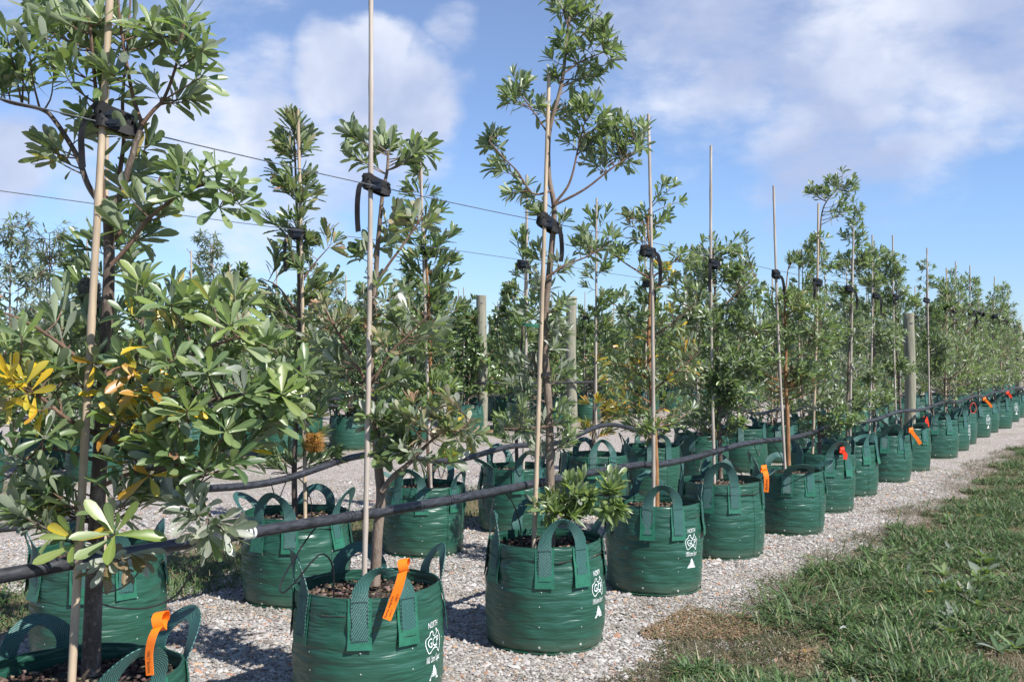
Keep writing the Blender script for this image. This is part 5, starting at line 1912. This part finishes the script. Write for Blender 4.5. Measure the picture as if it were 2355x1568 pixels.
quick_tree('banksia_tree', W(1657, 1100, d), 105, 'banksia', .070, d, 'bark_dark',
           [(1655, 1000), (1652, 900), (1648, 800), (1645, 680), (1640, 590), (1645, 560)], .0175,
           [(1690, 570, 45, 32), (1640, 580, 40, 35), (1600, 640, 55, 40), (1670, 640, 60, 45), (1720, 650, 45, 40), (1590, 730, 70, 50, None, -.1), (1660, 730, 60, 50, GRY), (1720, 740, 55, 50), (1600, 820, 60, 50, BRI), (1670, 830, 70, 55, None, -.12),
            (1730, 830, 55, 50), (1640, 900, 70, 45, GRN, -.1), (1700, 910, 55, 45), (1620, 960, 50, 30), (1700, 970, 45, 28), (1650, 1000, 40, 24, [('mid', 2), ('brown', 1), ('dark', 1)])],
           GRS, 200, 'bushy full crowned tree on a dark trunk, right of the reddish trunk', F1,
           limbs=[[(1650, 880), (1600, 830), (1560, 790)], [(1650, 860), (1700, 810), (1740, 770)], [(1647, 740), (1600, 680), (1570, 650)], [(1646, 720), (1700, 670), (1740, 640)]])
d = 7.60
quick_tree('banksia_tree', W(1813, 1070, d), 106, 'slim', .066, d, 'bark_red',
           [(1811, 960), (1807, 870), (1808, 780), (1805, 700), (1812, 620)], .019,
           [(1815, 605, 12, 22), (1800, 690, 70, 32, BRI), (1850, 710, 55, 35, [('lime', 2), ('light', 3), ('beige', 1.5)]), (1760, 740, 50, 40), (1820, 770, 70, 45), (1880, 780, 40, 45), (1760, 820, 55, 40, GRY), (1830, 850, 60, 35), (1880, 860, 40, 35), (1740, 880, 40, 28)],
           GRS, 160, 'dense round crowned tree on an orange brown trunk', F1, dens=.5,
           limbs=[[(1807, 870), (1770, 800), (1740, 750)], [(1807, 865), (1850, 800), (1890, 750)], [(1808, 800), (1800, 730), (1790, 690)]])
d = 8.6
quick_tree('banksia_tree', W(1886, 1050, d), 107, 'banksia', .070, d, 'bark_grey',
           [(1882, 930), (1878, 800), (1876, 690), (1885, 570), (1893, 480), (1930, 430)], .016,
           [(1890, 440, 34, 26), (1935, 425, 30, 35), (1935, 480, 28, 22), (1875, 555, 30, 28), (1880, 610, 34, 25), (1870, 690, 40, 30), (1890, 770, 55, 50, BRI), (1870, 850, 60, 40), (1890, 920, 55, 40, GRY), (1945, 965, 35, 28, BRI, -.2), (1880, 985, 45, 25)],
           GRS, 120, 'tree with a thin high tuft against the sky above its bushy lower crown', F1, dens=.6,
           limbs=[[(1882, 920), (1840, 870), (1820, 840)], [(1882, 960), (1920, 950), (1950, 960)]])
d = 9.5
quick_tree('banksia_tree', W(1948, 1030, d), 108, 'slim', .074, d, 'bark_grey',
           [(1950, 900), (1955, 760), (1958, 640), (1963, 540), (1965, 480)], .015,
           [(1966, 490, 22, 30), (1965, 545, 32, 32), (1985, 600, 45, 32), (1940, 610, 40, 28), (1950, 690, 42, 35), (1960, 770, 45, 45, GRY), (1950, 850, 50, 40, SIL), (1970, 920, 45, 35)],
           GRS, 100, 'tall narrow tree behind the one with the high sky tuft', F1, dens=.6)
d = 10.5
quick_tree('banksia_tree', W(2012, 1010, d), 109, 'banksia', .076, d, 'bark_grey',
           [(2008, 900), (2010, 780), (2008, 650), (2012, 560)], .015,
           [(2000, 590, 40, 28), (2040, 600, 40, 25), (2060, 630, 28, 22), (2010, 650, 40, 30), (2000, 730, 42, 35), (2030, 780, 45, 40, GRY), (2000, 850, 45, 40), (2020, 920, 40, 30)],
           GRS, 80, 'tree with a side branch reaching right below the sky, left of the stout post', F1, dens=.6)
d = 11.4
quick_tree('banksia_tree', W(2074, 995, d), 110, 'banksia', .076, d, 'bark_dark',
           [(2068, 900), (2063, 800), (2060, 700), (2064, 640)], .016,
           [(2062, 660, 30, 20), (2045, 700, 32, 28, BRI), (2080, 685, 30, 18, BRI), (2048, 760, 30, 35), (2042, 830, 36, 35), (2062, 850, 40, 25), (2045, 910, 25, 25)],
           GRS, 60, 'tree crowding the left side of the stout timber post', F1, dens=.6)
d = 12.75
quick_tree('banksia_tree', W(2150, 985, d), 111, 'slim', .076, d, 'bark_dark',
           [(2140, 900), (2133, 800), (2131, 700), (2131, 620)], .016,
           [(2131, 620, 18, 18), (2130, 655, 20, 18), (2142, 720, 30, 28, [('dark', 3), ('mid', 3)]), (2145, 780, 34, 35, [('dark', 3), ('mid', 3)]), (2150, 840, 40, 32), (2165, 800, 35, 40, GRY)],
           GRS, 60, 'dark leaved tree with a small round topknot, just past the stout post', F1, dens=.6)

# second row
a_d = 4.45
quick_tree('serrate_tree', W(228, 1290, a_d), 121, 'serrate', .12, a_d, 'bark_dark', [(240, 1000), (250, 700), (252, 560), (250, 470)], .016,
           [(235, 560, 45, 45), (300, 600, 40, 60), (190, 640, 40, 50), (280, 720, 60, 50), (190, 800, 70, 60), (300, 850, 60, 50), (170, 960, 60, 60)],
           [('mid', 4), ('dark', 3), ('light', 1.5)], 120, 'tree with saw-toothed leaves behind the nearest left stake', F2, mat='leaf_serrate', dens=.55)
make_tie(W(252, 468, a_d - .05), W(265, 470, a_d), 'black tie just behind the nearest left trunk fork', tail=(.03, .2), r=.022)
make_stake(W(240, 1300, a_d - .06), W(247, 130, a_d - .03), .0105, 'pale bamboo stake hidden behind the nearest left trunk')
bd = 5.5
MS = [('mid', 4), ('dark', 3), ('light', 2), ('grey', 1.5), ('beige', .6)]
TSer = [('beige', 2.2), ('light', 2), ('grey', 2), ('pink', .5)]
tb = quick_tree('serrate_tree', W(678, 1195, bd), 122, 'serrate', .105, bd, 'bark_dark', [(677, 1060), (684, 900), (688, 700), (684, 540), (680, 400), (676, 310)], .017,
                [(678, 285, 12, 18), (682, 435, 32, 30), (680, 545, 38, 30), (686, 620, 40, 30), (664, 360, 22, 25), (676, 300, 16, 22), (690, 330, 20, 25), (672, 345, 28, 25), (678, 400, 42, 30), (655, 440, 25, 20), (700, 470, 25, 28), (672, 510, 45, 25), (690, 580, 40, 30), (755, 560, 22, 20, [('beige', 3), ('pink', 1.5), ('mid', 2)]), (640, 620, 45, 35), (730, 640, 45, 35), (600, 680, 55, 40),
                 (680, 710, 70, 45), (740, 740, 50, 40), (610, 780, 50, 40), (690, 810, 65, 45), (700, 900, 65, 45), (660, 960, 55, 40), (720, 970, 50, 40), (690, 1050, 80, 25, [('dark', 3), ('mid', 3)]), (640, 1070, 45, 18)],
                MS, 260, 'narrow saw-toothed column tree standing alone left of the tallest stake', F2, mat='leaf_serrate', tipmix=TSer, dens=.85,
                limbs=[[(686, 660), (720, 610), (755, 570)], [(685, 720), (640, 660), (600, 640)], [(684, 880), (740, 800), (770, 760)]])
add_spike(tb, W(722, 1040, bd - .12), .036, .10, [(.50, .24, .04), (.42, .17, .03), (.30, .20, .05)], 6, .03, 'bristly orange flower spike')
SBb = (W(702, 1215, bd - .06), W(685, 252, bd - .03))
make_stake(*SBb, .0115, 'pale stake through the narrow saw-toothed column tree')
zt = on(SBb, 1.985)
make_tie(zt + Vector((-.03, -.01, 0)), zt + Vector((.01, .0, 0)), 'black tie with hanging tail on the saw-toothed column tree', tail=(-.05, .22), r=.022, hgt=.06)
cd = 6.8
quick_tree('serrate_tree', W(990, 1130, cd), 123, 'serrate', .105, cd, 'bark_red', [(985, 1020), (990, 900), (988, 750), (980, 600), (970, 480), (965, 400)], .016,
           [(962, 405, 18, 25), (960, 450, 30, 28), (985, 490, 34, 35), (950, 530, 40, 35), (1005, 560, 42, 40), (960, 610, 50, 40), (1020, 630, 45, 40), (980, 690, 55, 45), (1020, 730, 45, 40), (950, 760, 50, 45), (1000, 810, 60, 45), (960, 880, 50, 40), (1020, 890, 50, 40, BRI),
            (1000, 970, 50, 40, [('mid', 3), ('light', 3), ('yellow', 1)]), (1030, 1050, 45, 28, [('lime', 2), ('yellow', 1.5), ('mid', 2)])],
           MS, 200, 'dense green cone shaped tree with saw-toothed leaves right of the tallest stake', F2, mat='leaf_serrate', dens=.72, tipmix=[('light', 3), ('mid', 2), ('grey', 1)])
SCc = (W(992, 1140, cd - .07), W(968, 372, cd - .05))
make_stake(*SCc, .0115, 'pale stake hidden inside the cone shaped tree', 'greystake')
zt = on(SCc, 2.03)
make_tie(zt, zt + Vector((.03, .02, 0)), 'black tie half hidden in the cone shaped tree', tail=(-.02, 0), r=.022)
dd_ = 7.6
quick_tree('serrate_tree', W(1190, 1090, dd_), 124, 'serrate', .10, dd_, 'bark_dark', [(1188, 1000), (1195, 850), (1205, 720), (1208, 620)], .016,
           [(1205, 560, 20, 25, BRI), (1215, 640, 28, 40), (1195, 690, 30, 35), (1215, 740, 45, 40), (1180, 790, 45, 40), (1215, 840, 40, 40), (1185, 900, 40, 40, [('dark', 3), ('mid', 3)]), (1195, 970, 45, 35, [('mid', 3), ('lime', 2)]), (1170, 1000, 30, 25)],
           MS, 120, 'saw-toothed tree half hidden left of the tallest slender trunk', F2, mat='leaf_serrate', dens=.5)
SDd = (W(1203, 1095, dd_ - .06), W(1211, 402, dd_ - .05))
make_stake(*SDd, .0118, 'bare pale stake standing up left of the tallest slender tree', 'greystake')
zt = on(SDd, 2.0)
make_tie(zt + Vector((-.035, 0, 0)), zt, 'black tie high on the bare stake left of the slender tree', tail=(.03, .16), r=.020, hgt=.06)
ed = 8.4
YO2 = [('yellow', 2), ('orange', 2), ('mid', 2), ('light', 1)]
quick_tree('serrate_tree', W(1362, 1060, ed), 125, 'serrate', .10, ed, 'bark_grey', [(1366, 950), (1370, 800), (1372, 650), (1374, 540)], .015,
           [(1380, 500, 30, 22, BRI), (1352, 555, 28, 30), (1390, 600, 30, 35), (1372, 640, 26, 38, GRY), (1398, 690, 32, 40), (1376, 740, 28, 42), (1396, 790, 32, 42), (1376, 850, 28, 38, YO), (1385, 920, 38, 35, YO2), (1375, 980, 40, 28, YO2), (1420, 950, 30, 22, YO2)],
           MS, 100, 'tree with orange and yellow lower leaves behind the right hand grey post', F2, mat='leaf_serrate', dens=.5)
make_stake(W(1370, 1065, ed - .06), W(1372, 456, ed - .05), .0112, 'pale stake rising over the orange leaved tree', 'greystake')

# front row stakes and ties
for (b, t, dep, lb, mt) in (((1503, 1185), (1491, 263), 5.66, 'tall bare stake above the reddish trunked tree', 'greystake'), ((1643, 1110), (1635, 335), 6.6, 'tall bare stake above the bushy full crowned tree', 'greystake'),
                            ((1806, 1085), (1779, 427), 7.48, 'leaning tall stake above the orange brown trunk', 'greystake'), ((1868, 1065), (1882, 468), 8.5, 'stake under the thin high sky tuft', 'bamboo'),
                            ((1955, 1040), (1963, 520), 9.4, 'stake inside the tall narrow tree behind the sky tuft', 'greystake'), ((1999, 1015), (2006, 540), 10.4, 'stake inside the tree left of the stout post', 'greystake'),
                            ((2062, 1000), (2053, 541), 11.3, 'bare stake just left of the stout post', 'greystake'), ((2138, 985), (2132, 570), 12.6, 'bare stake above the dark round topknot', 'greystake')):
    make_stake(W(*b, dep), W(*t, dep), .0115, lb, mt)
for (px, py, dep, dx, tl, lb) in ((1482, 577, 5.62, .045, (.06, .2), 'black tie on the reddish trunked tree'), (1638, 606, 6.55, .03, (-.02, .2), 'black tie on the bushy full crowned tree'),
                                  (1782, 630, 7.45, .02, (.08, .2), 'black tie on the leaning stake'), (1876, 648, 8.45, .04, (-.01, .18), 'black tie below the thin high sky tuft'),
                                  (1950, 664, 9.35, .03, (.09, .2), 'black tie on the tall narrow tree'), (2012, 680, 10.35, .04, (.02, .2), 'black tie left of the stout post'),
                                  (2058, 683, 11.25, .03, (-.02, .1), 'black tie beside the bare stake by the stout post'), (2128, 690, 12.55, .04, (.0, 0), 'black tie under the dark round topknot')):
    p = W(px, py, dep)
    make_tie(p, p + Vector((dx, .02, -.01)), lb, tail=tl, r=.019, hgt=.055)


# ------------------------------------------------------------------ tree kinds for the rows behind, then copies
def auto_tree(name, seed, H, crown0, rad, n, kind, L, mix, label, group, bark='bark_grey', mat='leaf', taper=.6, tipmix=None, droop=0.0, spacing=.024, whorl=8, base=SOIL, width=1.0, cat='tree'):
    T = Tree(name, (0, 0, base - .02), seed, kind, L, mix, bark, mat, spacing, width, droop, tipmix, whorl)
    rng = T.rng
    wob = Vector((rng.uniform(-.05, .05), rng.uniform(-.05, .05), 0))
    T.limb([T.base, Vector((wob.x, wob.y, H * .4)), Vector((-wob.x, wob.y, H * .72)), Vector((wob.y, wob.x, H * .96))], .017, .004, 30)
    for k in range(5):
        z = crown0 + (H - crown0) * (.08 + .16 * k); a = rng.uniform(0, 6.28); rr = rad * (1 - taper * (z - crown0) / (H - crown0)) * .8
        T.limb([Vector((0, 0, z)), Vector((math.cos(a) * rr * .5, math.sin(a) * rr * .5, z + rr * .35)), Vector((math.cos(a) * rr, math.sin(a) * rr, z + rr * .9))], .007, .003, 10)
    for k in range(n):
        f = rng.random() ** 1.1
        z = crown0 + (H - crown0) * f
        prof = rad * (1 - taper * f ** 1.2) * (.55 + .45 * math.sin(math.pi * min(1, f * 1.3 + .18)))
        prof *= .8 + .45 * noise.noise((seed, f * 4, 0)) + .2
        a = rng.uniform(0, 6.28); r = prof * math.sqrt(rng.uniform(.12, 1))
        T.twig(Vector((math.cos(a) * r, math.sin(a) * r, z + rng.uniform(-.05, .08))))
    return T.finish(0, label, group, cat)


FR = 'young bushy tree far down the front row towards the right edge'
kinds1 = [auto_tree('banksia_tree', 201, 2.35, .80, .50, 120, 'banksia', .080, GRS, FR, 'far trees in the front row'),
          auto_tree('banksia_tree', 202, 2.55, .80, .45, 120, 'slim', .085, [('mid', 4), ('grey', 3), ('light', 2)], FR, 'far trees in the front row'),
          auto_tree('banksia_tree', 203, 2.1, .78, .55, 120, 'banksia', .085, [('mid', 4), ('light', 2), ('beige', 1), ('grey', 2)], FR, 'far trees in the front row')]
kinds2 = [auto_tree('serrate_tree', 211, 2.5, .62, .45, 120, 'serrate', .105, MS, 'leafy tree in the second row, partly hidden by the front row', 'far trees in the second row', mat='leaf_serrate', tipmix=TSer),
          auto_tree('banksia_tree', 212, 2.2, .70, .50, 120, 'banksia', .088, GRY, 'leafy tree in the second row, partly hidden by the front row', 'far trees in the second row'),
          auto_tree('serrate_tree', 213, 2.1, .62, .50, 120, 'serrate', .10, [('mid', 4), ('dark', 3), ('light', 1), ('yellow', .3)], 'leafy tree in the second row, partly hidden by the front row', 'far trees in the second row', mat='leaf_serrate')]
DK = [('dark', 5), ('mid', 4), ('light', 1), ('lime', .3)]
DKT = [('mid', 3), ('light', 2), ('lime', 1), ('pink', .25)]
LB3 = 'dark glossy leaved bushy tree in the rows beyond the gravel aisle'
kinds3 = [auto_tree('glossy_tree', 221, 2.05, .62, .60, 125, 'gloss', .115, DK, LB3, 'dark trees beyond the aisle', mat='leaf_gloss', taper=.45, tipmix=DKT),
          auto_tree('glossy_tree', 222, 2.3, .62, .58, 130, 'gloss', .105, DK, LB3, 'dark trees beyond the aisle', mat='leaf_gloss', taper=.5, tipmix=DKT),
          auto_tree('glossy_tree', 223, 1.9, .6, .62, 125, 'gloss', .11, [('dark', 4), ('mid', 4), ('light', 1.5)], LB3, 'dark trees beyond the aisle', mat='leaf_gloss', taper=.4, tipmix=DKT)]
gum_kinds = [auto_tree('gum_tree', 231, 2.75, 1.0, .62, 150, 'gum', .10, [('gum', 5), ('grey', 2), ('mid', 1)], 'wispy young gum tree with hanging leaves above the dark trees', 'wispy gum trees', taper=.5, droop=.75, tipmix=[('gum', 4), ('pink', .5), ('grey', 2)], width=2.4),
             auto_tree('gum_tree', 232, 2.6, .9, .55, 150, 'gum', .11, [('gum', 5), ('grey', 3)], 'wispy young gum tree with hanging leaves above the dark trees', 'wispy gum trees', taper=.4, droop=.8, tipmix=[('gum', 4), ('grey', 2)], width=1.9)]
LB5 = 'small dark tree in the farthest rows at the back of the nursery'
kinds5 = [auto_tree('shrub_tree', 241, 2.1, .6, .75, 70, 'gloss', .15, DK, LB5, 'trees in the farthest rows', mat='leaf_gloss', taper=.4, spacing=.05, whorl=5, tipmix=DKT),
          auto_tree('shrub_tree', 242, 2.35, .6, .7, 70, 'banksia', .15, GRN, LB5, 'trees in the farthest rows', taper=.5, spacing=.05, whorl=5)]

rk = random.Random(8)
ORD = ['twelfth', 'thirteenth', 'fourteenth', 'fifteenth', 'sixteenth', 'seventeenth', 'last']
ORD2 = ['sixth', 'seventh', 'eighth', 'ninth', 'tenth', 'eleventh', 'twelfth', 'thirteenth']
for i in range(11, 18):
    put_copy(kinds1, i, (*ROW1[i], SOIL - .02), rk.uniform(0, 6), ORD[i - 11] + ' tree of the front row counting from the left edge', scale=rk.uniform(.94, 1.1))
for i in range(5, len(ROW2)):
    put_copy(kinds2, i, (*ROW2[i], SOIL - .02), rk.uniform(0, 6), ORD2[i - 5] + ' tree of the second row counting from the left edge' if i < 13 else 'leafy tree in the far end of the second row behind the front row', scale=rk.uniform(.9, 1.08))
for rw in (3, 4):
    for i, p in enumerate(ROWS_B[rw]):
        put_copy(kinds3, rk.randrange(3), (*p, SOIL - .02), rk.uniform(0, 6), 'dark glossy leaved bushy tree in the first row beyond the gravel aisle' if rw == 3 else 'dark glossy leaved bushy tree in the second row beyond the gravel aisle', scale=rk.uniform(.88, 1.08))
GUML = ['wispy gum tree with hanging leaves at the left edge, above the dark trees', 'taller wispy gum tree between the left edge and the nearest tree', 'wispy gum tree between the nearest tree and the saw-toothed column tree',
        'wispy gum tree peeping out right of the cone shaped tree', 'wispy gum tree just right of the saw-toothed column tree', 'wispy gum tree behind the tallest centre stake']
for i, (px, dep, sc) in enumerate(((35, 10.2, .98), (120, 10.9, 1.06), (482, 14.5, 1.12), (1010, 17.0, 1.0), (770, 17.5, .95), (840, 19, .9))):
    put_copy(gum_kinds, i, ((px - CX) / FOC * dep, dep, SOIL - .02), rk.uniform(0, 6), GUML[i], scale=sc)
for rw in (5, 6, 7, 8):
    for i, p in enumerate(ROWS_B[rw]):
        put_copy(kinds5, rk.randrange(2), (*p, SOIL - .02), rk.uniform(0, 6), scale=rk.uniform(.88, 1.06))

st_kinds = [make_stake((0, 0, 0), (.03, .0, 2.2), .0115, 'pale stake rising out of a tree in the rows behind', 'greystake', 'stakes in the rows behind'),
            make_stake((0, 0.001, 0), (-.03, .01, 2.1), .0115, 'pale stake rising out of a tree in the rows behind', 'bamboo', 'stakes in the rows behind')]
tie_kinds = [make_tie((0, 0, 0), (.04, .01, 0), 'small black tie on a stake in the rows behind', tail=(.04, .18), r=.028, hgt=.07, group='ties in the rows behind'),
             make_tie((0, .001, 0), (.04, .01, 0), 'small black tie on a stake in the rows behind', tail=(-.04, 0), r=.026, hgt=.06, group='ties in the rows behind', ring=True)]
for rowp, lo, zt in ((ROW1, 11, 1.93), (ROW2, 5, 1.97), (ROWS_B[3], 0, 1.97), (ROWS_B[4], 0, 1.97)):
    for i in range(lo, len(rowp)):
        x, y = rowp[i]
        put_copy(st_kinds, rk.randrange(2), (x - .05, y - .05, SOIL - .03), rk.uniform(0, 6), scale=(1, 1, rk.uniform(.86, 1.04)))
        if i % 2 or rowp is ROW1:
            put_copy(tie_kinds, 0 if rk.random() < .8 else 1, (x - .05, y - .07, zt), rk.uniform(-.5, .5))
for rw in (5, 6):
    for i, p in enumerate(ROWS_B[rw]):
        if i % 2 == 0: put_copy(st_kinds, i, (p[0], p[1] - .05, SOIL - .03), rk.uniform(0, 6), scale=(1.2, 1.2, rk.uniform(.8, .95)))

# far windbreak behind everything
ft = Foliage(); rf = random.Random(12)
for k in range(5200):
    x = rf.uniform(-70, 75); y = 92 + rf.uniform(0, 9)
    h = 3.0 + 1.3 * noise.noise((x * .08, 3, 0)) + .8 * noise.noise((x * .5, 1, 0))
    z = h * math.sqrt(rf.random())
    ft.leaf(Vector((x, y, z)), rand_unit(rf) + UP * .4, rand_unit(rf) + UP * .5, rf.uniform(.5, .9), 1.4, rf.choice((7, 8)), rf.choice(('dark', 'dark', 'mid')), rf)
fo = ft.merged('treeline', M['leaf_gloss'], ft.L, Vector((0, 0, 0)), None)
tag(fo, 'low distant belt of trees closing the view behind the nursery', 'treeline', kind='stuff')
